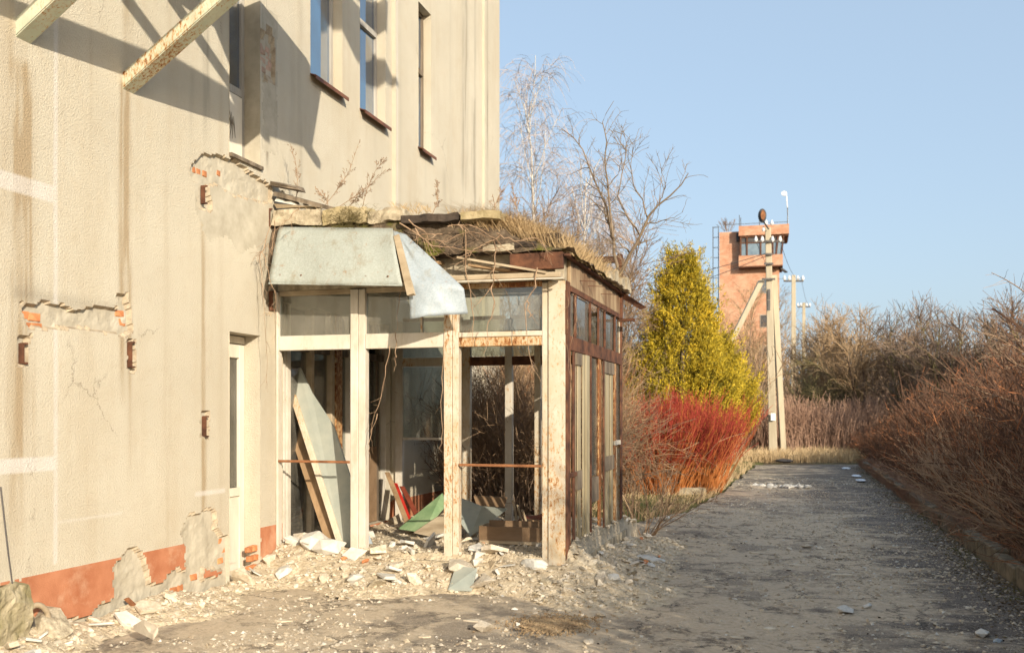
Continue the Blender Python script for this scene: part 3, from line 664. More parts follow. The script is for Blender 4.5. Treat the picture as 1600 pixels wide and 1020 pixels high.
pb('pane', M_glass, bx[0], bx[1], PB - .02, PB - .015, 1.312, 2.215, bevel=0)
# inner glazed entrance set into the building wall
xe = XW - .10
yw = lambda u: onX(u, 600, xe).y
ent = empty('entrance_frame', (xe, 10, FZ), None, None) if False else None
for ua, ub, mt in ((437, 440, M_white), (442, 448, M_white), (480, 485, M_woodL), (512, 517, M_woodL), (519, 529, M_whiteRR), (541, 549, M_white), (568, 574, M_frameD), (588, 592, M_frameD), (597, 603, M_white), (605, 612, M_white)):
    y_a, y_b = yw(ua), min(yw(ub), 11.42)
    Geo().box(xe - .03, xe + (.05 if mt is not M_frameD else .0), y_a, y_b, .25, 2.75).build('entrance_post', mt, bld, bevel=.004)
Geo().box(xe - .03, xe + .03, 8.73, 11.41, 2.28, 2.36).build('entrance_rail', M_frameD, bld)
for ua, ub in ((449, 479), (486, 511), (530, 540), (550, 567), (575, 587)):
    Geo().box(xe - .01, xe - .004, yw(ua), yw(ub), .26, 2.275).build('pane', M_glass, bld)
Geo().box(xe - .015, xe + .01, yw(575), yw(587.5), .26, 1.2).build('door_panel', M_brown, bld)
Geo().box(-7.0, -6.9, 8.0, 12.0, .3, 2.6).build('inner_screen', M_board, bld)
# roof: slab with crumbled edge, soil, felt
def rough_block(x0, x1, y0, y1, z0, z1, mat, name, parent, amp=.03, st=.05):
    G = Geo(); nx = max(2, int((x1 - x0) / st)); nz = max(2, int((z1 - z0) / st)); ny = max(2, int((y1 - y0) / st))
    def face(a, b, fn):
        A, B = np.meshgrid(a, b, indexing='ij'); P = fn(A, B); n0_, n1_ = A.shape; ii = np.arange(n0_ * n1_).reshape(n0_, n1_)
        G.add(P.reshape(-1, 3), np.stack([ii[:-1, :-1], ii[1:, :-1], ii[1:, 1:], ii[:-1, 1:]], -1).reshape(-1, 4))
    def disp(P):
        x, y_, z = P[..., 0], P[..., 1], P[..., 2]
        dx = amp * (fbm(y_ * 9 + z * 3, z * 9 + x, 4) - .5) * 2; dy = amp * (fbm(x * 7 + 5, z * 9 + y_, 4) - .5) * 2; dz = amp * (fbm(x * 7 + 30, y_ * 7 + z, 4) - .5) * 2
        return P + np.stack([dx, dy, dz], -1)
    X_, Y_, Z_ = np.linspace(x0, x1, nx + 1), np.linspace(y0, y1, ny + 1), np.linspace(z0, z1, nz + 1)
    cst = lambda v, A: np.full_like(A, v)
    for yv in (y0, y1): face(X_, Z_, lambda A, B: disp(np.stack([A, cst(yv, A), B], -1)))
    for xv in (x0, x1): face(Y_, Z_, lambda A, B: disp(np.stack([cst(xv, A), A, B], -1)))
    for zv in (z0, z1): face(X_, Y_, lambda A, B: disp(np.stack([A, B, cst(zv, A)], -1)))
    return G.build(name, mat, parent)
rough_block(XW + .01, -2.05, PY - .08, PB + .1, 3.1, 3.26, M_felt, 'roof_slab', por, .02)
for x0, x1, z0, z1, mt in ((XW + .03, -4.45, 3.47, 3.62, M_concrete), (-4.43, -3.95, 3.46, 3.61, M_yellowmoss), (-3.93, -3.58, 3.45, 3.57, M_concrete)):
    rough_block(x0, x1, PY - .12, PY + .25, z0, z1, mt, 'parapet_block', por, .04, .025)
rough_block(XW + .03, -3.56, PY - .02, PY + .2, 3.2, 3.46, M_concrete, 'parapet_base', por, .015)
rough_block(-3.56, -3.5, PY - .06, PY + .02, 2.9, 3.35, M_whiteRR, 'rust_hanger', por, .004)
rough_block(-3.55, -2.98, PY - .2, PY + .25, 3.40, 3.47, M_felt, 'felt_flap', por, .02, .03)
rough_block(-2.96, -2.58, PY - .2, PY + .1, 3.40, 3.47, M_yellowmoss, 'coping_piece', por, .02, .03)
rough_block(-3.55, -2.25, PY - .16, PY + .05, 3.12, 3.17, M_felt, 'slab_lip', por, .02, .03)
rough_block(-2.75, -2.45, PY - .19, PY - .1, 3.10, 3.16, M_concrete, 'slab_edge', por, .012, .03)
def mound_z(X, Y):
    fx = np.interp(X, [-5, -3.6, -2.9, -2.5, -2.15, -1.9], [3.55, 3.5, 3.44, 3.33, 3.16, 3.05]); e = np.clip((Y - (PY - .17)) / .12, 0, 1)
    return 3.1 + (fx - 3.1) * np.sqrt(e) * np.interp(Y, [8, 10.5, 11.6], [1, .7, .35]) + .09 * (fbm(X * 7, Y * 7) - .5)
V, q, _, _ = sheet(np.arange(XW + .02, -1.88, .03), np.arange(PY - .17, PB + .12, .03), mound_z)
Geo().add(V, q).build('roof_soil', M_soil, por, smooth=True)
G = Geo(); XS = np.arange(-3.55, -1.9, .03)
for k_ in range(1): # ragged soil front
    A, B = np.meshgrid(XS, np.linspace(0, 1, 10), indexing='ij')
    top = mound_z(XS, np.full_like(XS, PY - .05))[:, None]; bot = 3.10 + 0 * top
    Zs = bot + (top - bot) * B; Ys = PY - .13 - .03 * B + .05 * (fbm(A * 9, Zs * 12) - .5) * 2
    Ys = Ys + .1 * B ** 3; ii = np.arange(A.size).reshape(A.shape)
    G.add(np.stack([A, Ys, Zs], -1).reshape(-1, 3), np.stack([ii[:-1, :-1], ii[1:, :-1], ii[1:, 1:], ii[:-1, 1:]], -1).reshape(-1, 4))
G.build('soil_edge', M_soil, por, smooth=True)
# concrete crumbs and rusty angle frame on the far right corner
for i in range(7):
    yc = 10.1 + i * .2; rough_block(-2.12, -1.88 + .02 * (i % 2), yc, yc + .17, 3.06, 3.14 + .03 * (i % 3), M_concrete, 'edge_crumb', por, .015, .04)
c_ = onX(972, 400, PX)
pb('rusty_upright', M_rust, PX - .03, PX + .03, 11.35, 11.43, 2.75, 3.52); pb('rusty_arm', M_rust, PX - .35, PX - .032, 11.36, 11.42, 3.42, 3.5)
Geo().extrude([(PX + .06, 11.3, 3.05), (PX + .34, 11.25, 2.86), (PX + .26, 11.28, 2.84), (PX + .04, 11.35, 2.98)], (0, .012, 0)).build('bent_flashing', M_rust, por)
Geo().beam((PX, 11.3, 2.72), (PX + .2, 11.25, 2.72), (0, .03, 0), .03).build('bent_flashing', M_rust, por)
# loose tangle by the wall on the left roof end
for p0, p1, mt in (((XW + .05, PY - .05, 3.80), (-4.35, PY + .0, 3.62), M_frameD), ((XW + .03, PY - .08, 3.90), (XW + .3, PY, 3.84), M_frameD), ((XW + .05, PY, 3.70), (-4.5, PY - .05, 3.64), M_woodL)):
    Geo().beam(p0, p1, (0, .07, .01), .03, jag=.01).build('loose_batten', mt, por)
G = Geo()
A, B = np.meshgrid(np.linspace(0, 1, 14), np.linspace(0, 1, 8), indexing='ij')
G.add(np.stack([XW + .05 + .42 * A, PY - .1 + .1 * B, 3.72 - .1 * A + .12 * B * (1 - A) + .03 * np.sin(A * 20) * B], -1).reshape(-1, 3), np.stack([np.arange(14 * 8).reshape(14, 8)[:-1, :-1], np.arange(14 * 8).reshape(14, 8)[1:, :-1], np.arange(14 * 8).reshape(14, 8)[1:, 1:], np.arange(14 * 8).reshape(14, 8)[:-1, 1:]], -1).reshape(-1, 4))
o = G.build('plastic_scrap', M_whitefoam, por)
# tin hoods
def warped(poly_fn, nu, nv, th, name, mat, parent, amp=.0):
    A, B = np.meshgrid(np.linspace(0, 1, nu), np.linspace(0, 1, nv), indexing='ij'); P = poly_fn(A, B); ii = np.arange(nu * nv).reshape(nu, nv)
    G = Geo(); G.add(P.reshape(-1, 3), np.stack([ii[:-1, :-1], ii[1:, :-1], ii[1:, 1:], ii[:-1, 1:]], -1).reshape(-1, 4))
    o_ = G.build(name, mat, parent, smooth=True); m_ = o_.modifiers.new('s', 'SOLIDIFY'); m_.thickness = th; return o_
def bil(c, A, B):
    c = [np.array(tuple(p)) for p in c]; A = A[..., None]; B = B[..., None]
    return (c[0] * (1 - A) + c[1] * A) * (1 - B) + (c[3] * (1 - A) + c[2] * A) * B
YT, YB = PY - .14, PY - .42
cor = [onY(437, 355, YT), onY(614, 357, YT), onY(629, 446, YB), onY(420, 443, YB)]
def hood(A, B):
    P = bil(cor, A, B); P[..., 1] += .012 * np.sin(A * 9) * B - .02 * np.sin(B * 3.1) + .03 * (fbm(A * 7, B * 3 + 4, 3) - .5) * np.sin(B * 3.14) ** .5; return P
hd = warped(hood, 30, 12, .004, 'tin_hood', M_zinc, por)
p0 = bil(cor, np.linspace(0, 1, 2), np.array([1., 1.]))
Geo().tubes(np.array([tuple(cor[3]), tuple(cor[2])]), np.array([.008, .008]), 6).build('hood_rim', M_zinc, hd)
for k_ in range(6):
    c_ = bil(cor, np.array([.08 + .165 * k_]), np.array([.85]))[0]
    Geo().tubes(np.array([c_ + (0, -.016, 0), c_ + (0, .01, 0)]), np.array([.007, .009]), 6).build('screw', M_rustL, hd)
tc = [onY(612, 360, YT - .02), onY(634, 366, YT - .02), onY(724, 450, YB + .1), onY(636, 440, YB - .02)]
td = [onY(636, 440, YB - .02), onY(724, 450, YB + .1), onY(729, 489, YB + .14), onY(640, 498, YB - .05)]
def tornf(A, B):
    P = np.where((B < .6)[..., None], bil(tc, A, np.clip(B / .6, 0, 1)), bil(td, A, np.clip((B - .6) / .4, 0, 1)))
    P[..., 1] += .03 * np.sin(A * 5 + B * 3) * B + .05 * (fbm(A * 4, B * 5 + 9, 3) - .5); P[..., 2] += .012 * (fbm(A * 9, B * 0 + 2, 3) - .5) * (B > .95); return P
warped(tornf, 20, 24, .004, 'torn_tin_sheet', M_zinc2, por)
Geo().beam(tuple(onY(620, 368, YT - .06)), tuple(onY(643, 462, YB - .08)), (.03, 0, .006), .03, jag=.004).build('loose_batten', M_woodL, por)

# ------------------------------------------------------------------ things inside the porch
def leaning(name, label, cat, p0, p1, wv, th, mat, edge=None, group=None):
    p0 = Vector(p0); o_ = Geo().beam(tuple(p0), p1, wv, th); o_ = None
    G = Geo().beam(p0, p1, wv, th)
    loc = Vector((p0.x, p0.y, p0.z)); G.v[0] = G.v[0] - np.array(loc)
    if edge:
        e = empty(name, loc, label, cat, group)
        G.build('sheet', mat, e, local=True, bevel=.003)
        G2 = Geo(); w_ = Vector(wv); n_ = (Vector(p1) - p0).cross(w_).normalized()
        q0 = p0 - w_ * 1.06 - n_ * .012; q1 = Vector(p1) - w_ * 1.06 - n_ * .012
        G2.beam(tuple(q0 - loc), tuple(q1 - loc), tuple(w_ * .11), th + .02); G2.build('edge_batten', edge, e, local=True, bevel=.003); return e
    o_ = G.build(name, mat, None, bevel=.003); o_.location = loc; return tag(o_, label, cat, group)
P_ = [onY(u, v, y_) for u, v, y_ in ((536, 862, PY + .16), (572, 864, PY + .16), (562, 790, PY + .27), (522, 668, PY + .5), (487, 614, PY + .62), (467, 571, PY + .7), (441, 573, PY + .7))]
lb_ = empty('leaning_board', P_[0], 'tall grey board with white peeling edge leaning inside the left bay of the porch', 'board')
Geo().extrude([p - P_[0] for p in P_], (0, .02, .005)).build('sheet', M_board, lb_, local=True)
Geo().beam(tuple(onY(536, 862, PY + .14) - P_[0]), tuple(onY(444, 575, PY + .68) - P_[0]), (.035, 0, 0), .035).build('edge_batten', M_whiteR, lb_, local=True, bevel=.004)
b0 = onY(524, 860, PY + .24); t0 = onY(452, 640, PY + .78)
leaning('plank', 'brown plank leaning left of the grey board in the porch', 'plank', (b0.x, b0.y, .26), tuple(t0), (.085, .0, 0), .04, M_wood)
b0 = onY(572, 858, PY + .3); t0 = onY(520, 720, PY + .5)
leaning('leaning_strip', 'pale blue strip leaning behind the first porch post', 'strip', (b0.x, b0.y, .3), tuple(t0), (.07, .01, 0), .015, M_zinc2)
for u0, u1, v1, mt, lb, nm in ((638, 605, 738, M_wood, 'short bare wooden slat propped up in the porch corner', 'wooden_lath'), (642, 617, 755, M_red, 'bright red slat propped up between two brown ones', 'red_stick'), (660, 628, 760, M_redd, 'dark red slat propped up at the right of the red one', 'dark_red_stick')):
    b0 = onY(u0, 830, 10.5); t0 = onY(u1, v1, 11.2)
    leaning(nm, lb, 'stick', (b0.x, b0.y, .3), tuple(t0), (.035, 0, 0), .02, mt)
def panel(name, label, pts, Yv, mat, vec=(0, .03, .01)):
    P = [onY(u, v, Yv + dy) for u, v, dy in pts]; c = P[0]
    G = Geo().extrude([p - c for p in P], vec); o_ = G.build(name, mat, None); o_.location = c; return tag(o_, label, 'board')
panel('green_board', 'green painted board lying aslant between the middle porch posts', [(622, 826, .1), (690, 771, .5), (700, 786, .45), (662, 832, 0)], 9.9, M_green)
panel('cream_board', 'cream board lying in front of the green board', [(646, 832, .1), (700, 796, .35), (712, 846, 0), (690, 842, 0)], 9.6, M_woodL)
panel('grey_board', 'grey warped board slanting up behind the third bay of the porch', [(716, 778, .3), (752, 792, .3), (792, 796, .1), (735, 838, -.1), (716, 812, 0)], 9.9, M_board)
panel('striped_board', 'narrow brown board lying behind the grey warped board', [(740, 775, .3), (792, 778, .3), (788, 792, .2), (745, 790, .2)], 10.2, M_brown)
# wooden drawer box
x0 = onY(748, 840, 9.5).x; x1 = onY(850, 840, 9.5).x
dw = empty('wooden_box', ((x0 + x1) / 2, 9.6, FZ), 'long brown wooden box lying behind the right front bay', 'box')
zt = onY(800, 823, 9.5).z
Geo().box(x0, x1, 9.5, 9.52, FZ + .02, zt).build('front_panel', M_brown, dw, bevel=.003)
Geo().box(x0 + .02, x1, 9.8, 9.82, FZ + .02, zt + .03).build('back_panel', M_brown, dw)
Geo().box(x0, x0 + .02, 9.521, 9.799, FZ + .02, zt).build('end_panel', M_woodL, dw); Geo().box(x1 - .02, x1, 9.521, 9.799, FZ + .02, zt).build('end_panel', M_woodL, dw)
Geo().box(x0 + .02, x1 - .02, 9.47, 9.498, FZ + .03, FZ + .06).build('ledge', M_woodL, dw)
# overturned dark red chair shell
cp = onY(828, 800, 10.3)
ch = empty('broken_chair', (cp.x, cp.y, FZ), 'broken chair with curved dark red shell on its side in the porch', 'chair')
A, B = np.meshgrid(np.linspace(0, 1, 12), np.linspace(0, 1, 10), indexing='ij')
th_ = A * 2.0 - .2
P = np.stack([cp.x - .16 + .36 * np.sin(th_) + .05 * B, cp.y + .4 * B, FZ + .1 + .62 * (1 - np.cos(th_ * .9)) * .62 + .1 * B], -1); ii = np.arange(120).reshape(12, 10)
o_ = Geo().add(P.reshape(-1, 3), np.stack([ii[:-1, :-1], ii[1:, :-1], ii[1:, 1:], ii[:-1, 1:]], -1).reshape(-1, 4)).build('shell', M_redd, ch, smooth=True); o_.modifiers.new('s', 'SOLIDIFY').thickness = .02
Geo().box(cp.x - .05, cp.x + .2, cp.y - .08, cp.y + .02, FZ + .02, FZ + .2).build('seat_block', M_wood, ch)
for i in range(3):
    Geo().tubes(np.array([(cp.x - .1 + .07 * i, cp.y - .05, FZ), (cp.x - .16 + .05 * i, cp.y - .12, FZ + .42 - .05 * i)]), np.array([.018, .014]), 6).build('leg', M_woodL, ch)

# ------------------------------------------------------------------ rubble
ico = []
ph = (1 + 5 ** .5) / 2
IV = np.array([(-1, ph, 0), (1, ph, 0), (-1, -ph, 0), (1, -ph, 0), (0, -1, ph), (0, 1, ph), (0, -1, -ph), (0, 1, -ph), (ph, 0, -1), (ph, 0, 1), (-ph, 0, -1), (-ph, 0, 1)]) / 1.9
IF = np.array([(0, 11, 5), (0, 5, 1), (0, 1, 7), (0, 7, 10), (0, 10, 11), (1, 5, 9), (5, 11, 4), (11, 10, 2), (10, 7, 6), (7, 1, 8), (3, 9, 4), (3, 4, 2), (3, 2, 6), (3, 6, 8), (3, 8, 9), (4, 9, 5), (2, 4, 11), (6, 2, 10), (8, 6, 7), (9, 8, 1)])
def rock_t(flat=.6): return IV * (1 + rng.normal(0, .18, (12, 1))) * np.array([1, rng.uniform(.6, 1), flat]) * .5 + rng.normal(0, .03, (12, 3))
def slab_t():
    n_ = rng.integers(4, 8); a_ = np.sort(rng.random(n_)) * 6.28; r_ = rng.uniform(.35, .6, n_); t_ = rng.uniform(.05, .14)
    P_ = np.stack([r_ * np.cos(a_), r_ * np.sin(a_) * .8], 1)
    return P_, t_
def randrot(n_, tilt=1.0):
    ax = rng.normal(size=(n_, 3)) * np.array([tilt, tilt, .01]) ; ax /= np.linalg.norm(ax, axis=1, keepdims=True)
    an = rng.normal(0, 1, n_) * tilt; rz = rng.random(n_) * 6.28
    K = np.zeros((n_, 3, 3)); K[:, 0, 1] = -ax[:, 2]; K[:, 0, 2] = ax[:, 1]; K[:, 1, 0] = ax[:, 2]; K[:, 1, 2] = -ax[:, 0]; K[:, 2, 0] = -ax[:, 1]; K[:, 2, 1] = ax[:, 0]
    M_ = np.eye(3) + np.sin(an)[:, None, None] * K + (1 - np.cos(an))[:, None, None] * (K @ K)
    Z_ = np.zeros((n_, 3, 3)); Z_[:, 0, 0] = np.cos(rz); Z_[:, 0, 1] = -np.sin(rz); Z_[:, 1, 0] = np.sin(rz); Z_[:, 1, 1] = np.cos(rz); Z_[:, 2, 2] = 1
    return M_ @ Z_
def scatter(pos, size, mats_n=3, flat=(.25, .8), tilt=.5, G=None, m=None):
    G = G or Geo(); N = len(pos)
    for k_ in range(10):
        s_ = slice(k_, N, 10); T_ = rock_t(rng.uniform(*flat)); n_ = len(pos[s_])
        if not n_: continue
        M_ = randrot(n_, tilt); V_ = np.einsum('nij,vj->nvi', M_, T_) * size[s_][:, None, None] + pos[s_][:, None]
        f_ = (IF[None] + (np.arange(n_) * 12)[:, None, None]).reshape(-1, 3)
        G.add(V_.reshape(-1, 3), f_, m if m is not None else k_ % mats_n)
    return G
def heap_h(X, Y):
    front = .25 * np.clip(1 - np.maximum(PY - .05 - Y, 0) / (.75 + .3 * np.sin(X * 3)), 0, 1) ** 1.1 * np.interp(X, [-5, -4.6, -1.9, -1.4, -.8], [1, 1, .85, .3, 0]) * (Y < PY + .3)
    bump_ = .10 * np.exp(-((X + 4.75) / .35) ** 2 - ((Y - 8.15) / .3) ** 2) + .07 * np.exp(-((X + 2.5) / .35) ** 2 - ((Y - 8.25) / .25) ** 2)
    inside = np.where((Y > PY) & (X < -1.97), FZ + .02 * np.interp(Y, [8.6, 11], [2.5, .2]), 0)
    wallh = (.06 + .10 * np.exp(-((Y - 6.6) / .5) ** 2) + .13 * np.exp(-((Y - 5.3) / .5) ** 2)) * np.clip(1 - (X + 5.0) / (.55 + .2 * np.sin(Y * 3)), 0, 1)
    right = .13 * np.exp(-((X + 1.65) / .35) ** 2 - ((Y - 9.7) / .7) ** 2)
    far = .08 * np.exp(-((X + 1.6) / .25) ** 2) * np.clip((Y - 10) / .5, 0, 1) * np.clip((12.5 - Y) / .5, 0, 1)
    h = np.maximum(np.maximum(front, inside), wallh) + bump_ + right + far
    h = h + .11 * np.exp(-((X + 1.95) / .26) ** 2) * np.clip((Y - 8.4) / .3, 0, 1) * np.clip((11.9 - Y) / .3, 0, 1) * (X > -1.995) * (.7 + .6 * fbm(X * 2, Y * 2))
    return h + (h > .01) * (.05 * (fbm(X * 6, Y * 6) - .5) + .03 * (fbm(X * 20, Y * 20, 3) - .5)) - .012
V, q, XX, YY = sheet(np.arange(-4.99, -.7, .03), np.arange(3.4, 12.6, .03), heap_h, lambda x, y: heap_h(x, y) > .0)
tag(Geo().add(V, q).build('plaster_dust', M_dustheap, smooth=True), kind='stuff')['label'] = 'heaped plaster dust along the wall foot and porch'
def sample_heap(n_, lo=.03):
    out = []
    while len(out) < n_:
        x = rng.uniform(-4.98, -.9, 4000); y_ = rng.uniform(3.6, 12.4, 4000); h = heap_h(x, y_)
        p_ = np.where(y_ < PY + .1, 1, np.where(x > -2, 1, .35)); ok = (h > lo) & (rng.random(4000) < p_)
        out += list(zip(x[ok], y_[ok], h[ok]))
    return np.array(out[:n_])
P = sample_heap(9000, .012); sz = .012 + .05 * rng.random(len(P)) ** 3; P[:, 2] += sz * .12
tag(scatter(P, sz, 4).build('rubble_crumbs', [M_plasterbit, M_stone, M_mortar, M_concrete]), 'countless small crumbs of plaster and stone covering the heap', kind='stuff')
# spill-over gravel on the asphalt
OV = np.array([(1, 0, 0), (-1, 0, 0), (0, 1, 0), (0, -1, 0), (0, 0, 1), (0, 0, -1)]) * .5; OF = np.array([(0, 2, 4), (2, 1, 4), (1, 3, 4), (3, 0, 4), (2, 0, 5), (1, 2, 5), (3, 1, 5), (0, 3, 5)])
N = 150000; x = rng.uniform(-4.9, 1.97, N); y_ = 3.5 + 22 * rng.random(N) ** 1.7; dn = fbm(x * .8 + 4, y_ * .7, 5) * .75 + .25 * fbm(x * 6, y_ * 6, 2)
ok = (dn + .10 * np.exp(-((x - .3 - (y_ - 8) * .03) / 1.0) ** 2) > .47 + .22 * (rng.random(N) - .3)) & (x > road_left(y_) + .05)
P = np.stack([x, y_, road_z(x, y_)], 1)[ok][:42000]; sz = .009 + .045 * rng.random(len(P)) ** 5; P[:, 2] += sz * .08
G = Geo(); M_ = randrot(len(P), .4); JV = OV[None] * (1 + rng.normal(0, .25, (len(P), 6, 1))) * np.array([1, .8, .6]); V_ = np.einsum('nij,nvj->nvi', M_, JV) * sz[:, None, None] + P[:, None]
mi_ = np.repeat(rng.choice(5, len(P), p=[.27, .22, .22, .22, .07]), 8); G.v.append(V_.reshape(-1, 3)); G.n = len(P) * 6; G.f.append(((OF[None] + (np.arange(len(P)) * 6)[:, None, None]).reshape(-1, 3), mi_))
tag(G.build('gravel', [M_stone, M_plasterbit, M_mortar, M_edge, M_whitefoam]), 'loose gravel and grit strewn over the asphalt', kind='stuff')
# flat scabs of plaster and broken surface
for nm_, mt_, n_, lo, hi, lb_ in (('plaster_scabs', M_plasterbit, 200, .02, .10, 'thin flat scabs of pale plaster trodden into the asphalt'), ('dark_litter', M_felt, 150, .01, .035, 'dark crumbs of felt and leaves on the asphalt')):
    G = Geo()
    for k_ in range(n_):
        x = rng.uniform(-4.2, 1.9); y_ = 4.5 + 16 * rng.random() ** 1.5
        if x < road_left(np.array([y_]))[0] + .15: continue
        m_ = rng.integers(5, 9); a_ = np.sort(rng.random(m_)) * 6.283; sz = rng.uniform(lo, hi) * rng.random(); z_ = road_z(np.array([x]), np.array([y_]))[0]
        rr_ = rng.uniform(.5, 1, m_) * sz; G.extrude(np.stack([x + rr_ * np.cos(a_) * 1.4, y_ + rr_ * np.sin(a_), np.full(m_, z_ - .004)], 1), (rng.normal(0, .003), 0, .013))
    tag(G.build(nm_, mt_), lb_, kind='stuff')
# individual chunks
tmpl = []
for k_ in range(16):
    if k_ % 2:
        T_ = rock_t(rng.uniform(.3, .7)); G = Geo().add(T_, IF)
    else:
        P_, t_ = slab_t(); G = Geo().extrude([(p[0], p[1], -t_ / 2) for p in P_], (0, 0, t_)); G.v[0] += rng.normal(0, .015, G.v[0].shape)
    tmpl.append(G)
tm_me = {}; RELABEL = []
def chunk(k_, name, mat, pos, s_, rot, label, cat, group=None):
    key = (k_, mat.name)
    if key not in tm_me:
        o_ = tmpl[k_].build(name, mat, None); b_ = o_.modifiers.new('b', 'BEVEL'); b_.width = .02; b_.segments = 1; tm_me[key] = o_
    else:
        o_ = tm_me[key].copy(); o_.name = name; COL.objects.link(o_)
    o_.location = pos; o_.scale = (s_, s_, s_); o_.rotation_euler = rot
    if group: RELABEL.append((o_, mat))
    return tag(o_, label, cat, group)
P = sample_heap(240, .05)
ncs = 0
for i, p in enumerate(P):
    s_ = .10 + .26 * random.random() ** 2; k_ = random.randrange(16)
    mt = random.choice([M_plasterbit, M_plasterbit, M_stone, M_stone, M_whitefoam, M_whitefoam, M_whitefoam, M_concrete])
    if p[0] > -2.3: s_ = min(s_, .17) * .8
    if random.random() < .04: mt = M_brick; s_ = .09
    if mt is M_brick: nm, lb, gp = 'brick_fragment', 'orange brick fragment among the pale plaster chunks of the heap', 'brick fragments in the rubble heap'
    elif k_ % 2: nm, lb, gp = 'rubble_lump', 'pale lump of plaster lying in the rubble heap', 'pale lumps in the rubble heap'
    else: nm, lb, gp = 'plaster_slab', 'flat pale slab of fallen plaster lying in the rubble heap', 'plaster slabs in the rubble heap'
    chunk(k_, nm, mt, (p[0], p[1], p[2] + s_ * .12), s_, (random.gauss(0, .35), random.gauss(0, .35), random.random() * 6.28), lb, 'rubble', gp)
# distinctive pieces
def slabpx(name, label, pts, z0_, mat, th=.02, lift=0.0):
    P_ = [onZ(u, v, z_ if z_ is not None else z0_) for u, v, z_ in pts]; c = P_[0]
    G = Geo().extrude([p - c for p in P_], (0, 0, th)); o_ = G.build(name, mat, None, bevel=.004); o_.location = c; return tag(o_, label, 'rubble')
slabpx('flat_board', 'smooth greenish rectangular board propped on the front edge of the rubble', [(700, 923, .03), (737, 924, .03), (746, 890, .2), (712, 886, .2)], .1, M_board)
slabpx('leaning_slab', 'cream angular slab right of the greenish board', [(742, 908, .05), (752, 912, .05), (773, 882, .22), (768, 876, .24)], .1, M_woodL)
slabpx('white_slab', 'large white slab lying at the foot of the terracotta plinth', [(208, 985, .1), (240, 1000, .08), (248, 988, .13), (225, 975, .17)], .1, M_stone, .04)
slabpx('flat_sheet', 'long thin white sheet of plaster at the heap edge', [(745, 917, .02), (800, 922, .02), (795, 908, .07), (755, 905, .1)], .1, M_stone, .02)
slabpx('tile_piece', 'reddish tile piece left of the greenish board', [(690, 905, .06), (702, 912, .04), (707, 893, .14), (698, 890, .16)], .1, M_redd, .02)
for u_, v_, s_, lb, mt, k_ in ((757, 986, .16, 'round pale stone lying alone on the asphalt in the foreground', M_stone, 1), (918, 1002, .09, 'small white stone in the foreground near the bottom edge', M_stone, 3), (938, 962, .10, 'blocky pale stone on the dusty asphalt right of the brown patch', M_stone, 5),
        (805, 955, .07, 'small white stone left above the brown patch', M_whitefoam, 7), (1320, 958, .15, 'white lump lying in the shade on the road', M_whitefoam, 9), (1355, 950, .12, 'pale lump beside the white one in the shade', M_whitefoam, 11),
        (1260, 853, .13, 'left one of two pale stones in the middle of the road', M_stone, 13), (1282, 857, .10, 'right one of two pale stones in the middle of the road', M_stone, 15), (1536, 993, .12, 'bluish white lump in the shade at lower right', M_whitefoam, 1), (1558, 1001, .07, 'pale blue scrap right of the lump at lower right', M_zinc2, 3),
        (1041, 813, .16, 'white round lump below the dead bush beside the porch', M_whitefoam, 5), (1182, 762, .25, 'white lump on the left edge of the road ahead', M_whitefoam, 7)):
    p = onZ(u_, v_, 0); chunk(k_, 'loose_stone', mt, (p.x, p.y, road_z(np.array([p.x]), np.array([p.y]))[0] + s_ * .15), s_, (.2, .1, u_), lb, 'stone')
G_ = 'stones strewn over the broken asphalt'
for i in range(150):
    x = random.uniform(-3.8, 1.8); y_ = random.uniform(5, 17); s_ = .035 + .07 * random.random() ** 3
    if fbm(np.array([x * .9 + 4]), np.array([y_ * .9]), 4)[0] < .5: continue
    chunk(random.randrange(16), 'stone', M_stone, (x, y_, road_z(np.array([x]), np.array([y_]))[0] + s_ * .1), s_, (random.gauss(0, .2), random.gauss(0, .2), i), 'small pale stone strewn on the broken asphalt', 'stone', G_)
ORD = 'leftmost second third fourth fifth sixth seventh eighth ninth tenth eleventh twelfth thirteenth fourteenth fifteenth sixteenth seventeenth eighteenth nineteenth twentieth'.split()
def zone(o_):
    x, y_ = o_.location.x, o_.location.y
    if o_.name.startswith('stone'):
        fb = 'in the foreground' if y_ < 6.6 else 'just before the porch' if y_ < 8.2 else 'level with the porch' if y_ < 11 else 'beyond the porch'
        return fb + (' on the left side' if x < -2 else ' mid asphalt' if x < 0 else ' on the right asphalt')
    if y_ < 5.6: return 'under the torn terracotta plinth at far left'
    if y_ < 7.7 and x < -4: return 'along the plinth foot' + (' before the narrow door' if y_ > 7 else ' at the bare patches')
    if y_ > PY + .05: return ('deep inside the porch' if y_ > 10.4 else 'inside the porch' if y_ > 9.4 else 'just inside the porch') + (' left' if x < -3.5 else ' right') if x < PX else 'beside the rusty right side of the porch'
    a = 'well up the heap' if y_ > 8.3 else 'halfway down the heap' if y_ > 8.05 else 'at the heap edge'
    return a + ' ' + ('by the wall corner' if x < -4.5 else 'before the left bay' if x < -4.0 else 'before the middle bay' if x < -3.15 else 'before the right bay' if x < -2.2 else 'right of the corner post')
buck = {}
for o_, m_ in RELABEL:
    cl = {'plaster_rubble': 'cream', 'pale_stone': 'pale grey', 'white_lump': 'white', 'crumbling_concrete': 'dull grey', 'clay_brick': 'orange'}[m_.name]
    kd = {'brick': 'brick fragment', 'rubbl': 'lump', 'plast': 'flat slab', 'stone': 'small stone'}[o_.name[:5]]
    buck.setdefault((cl + ' ' + kd, zone(o_)), []).append(o_)
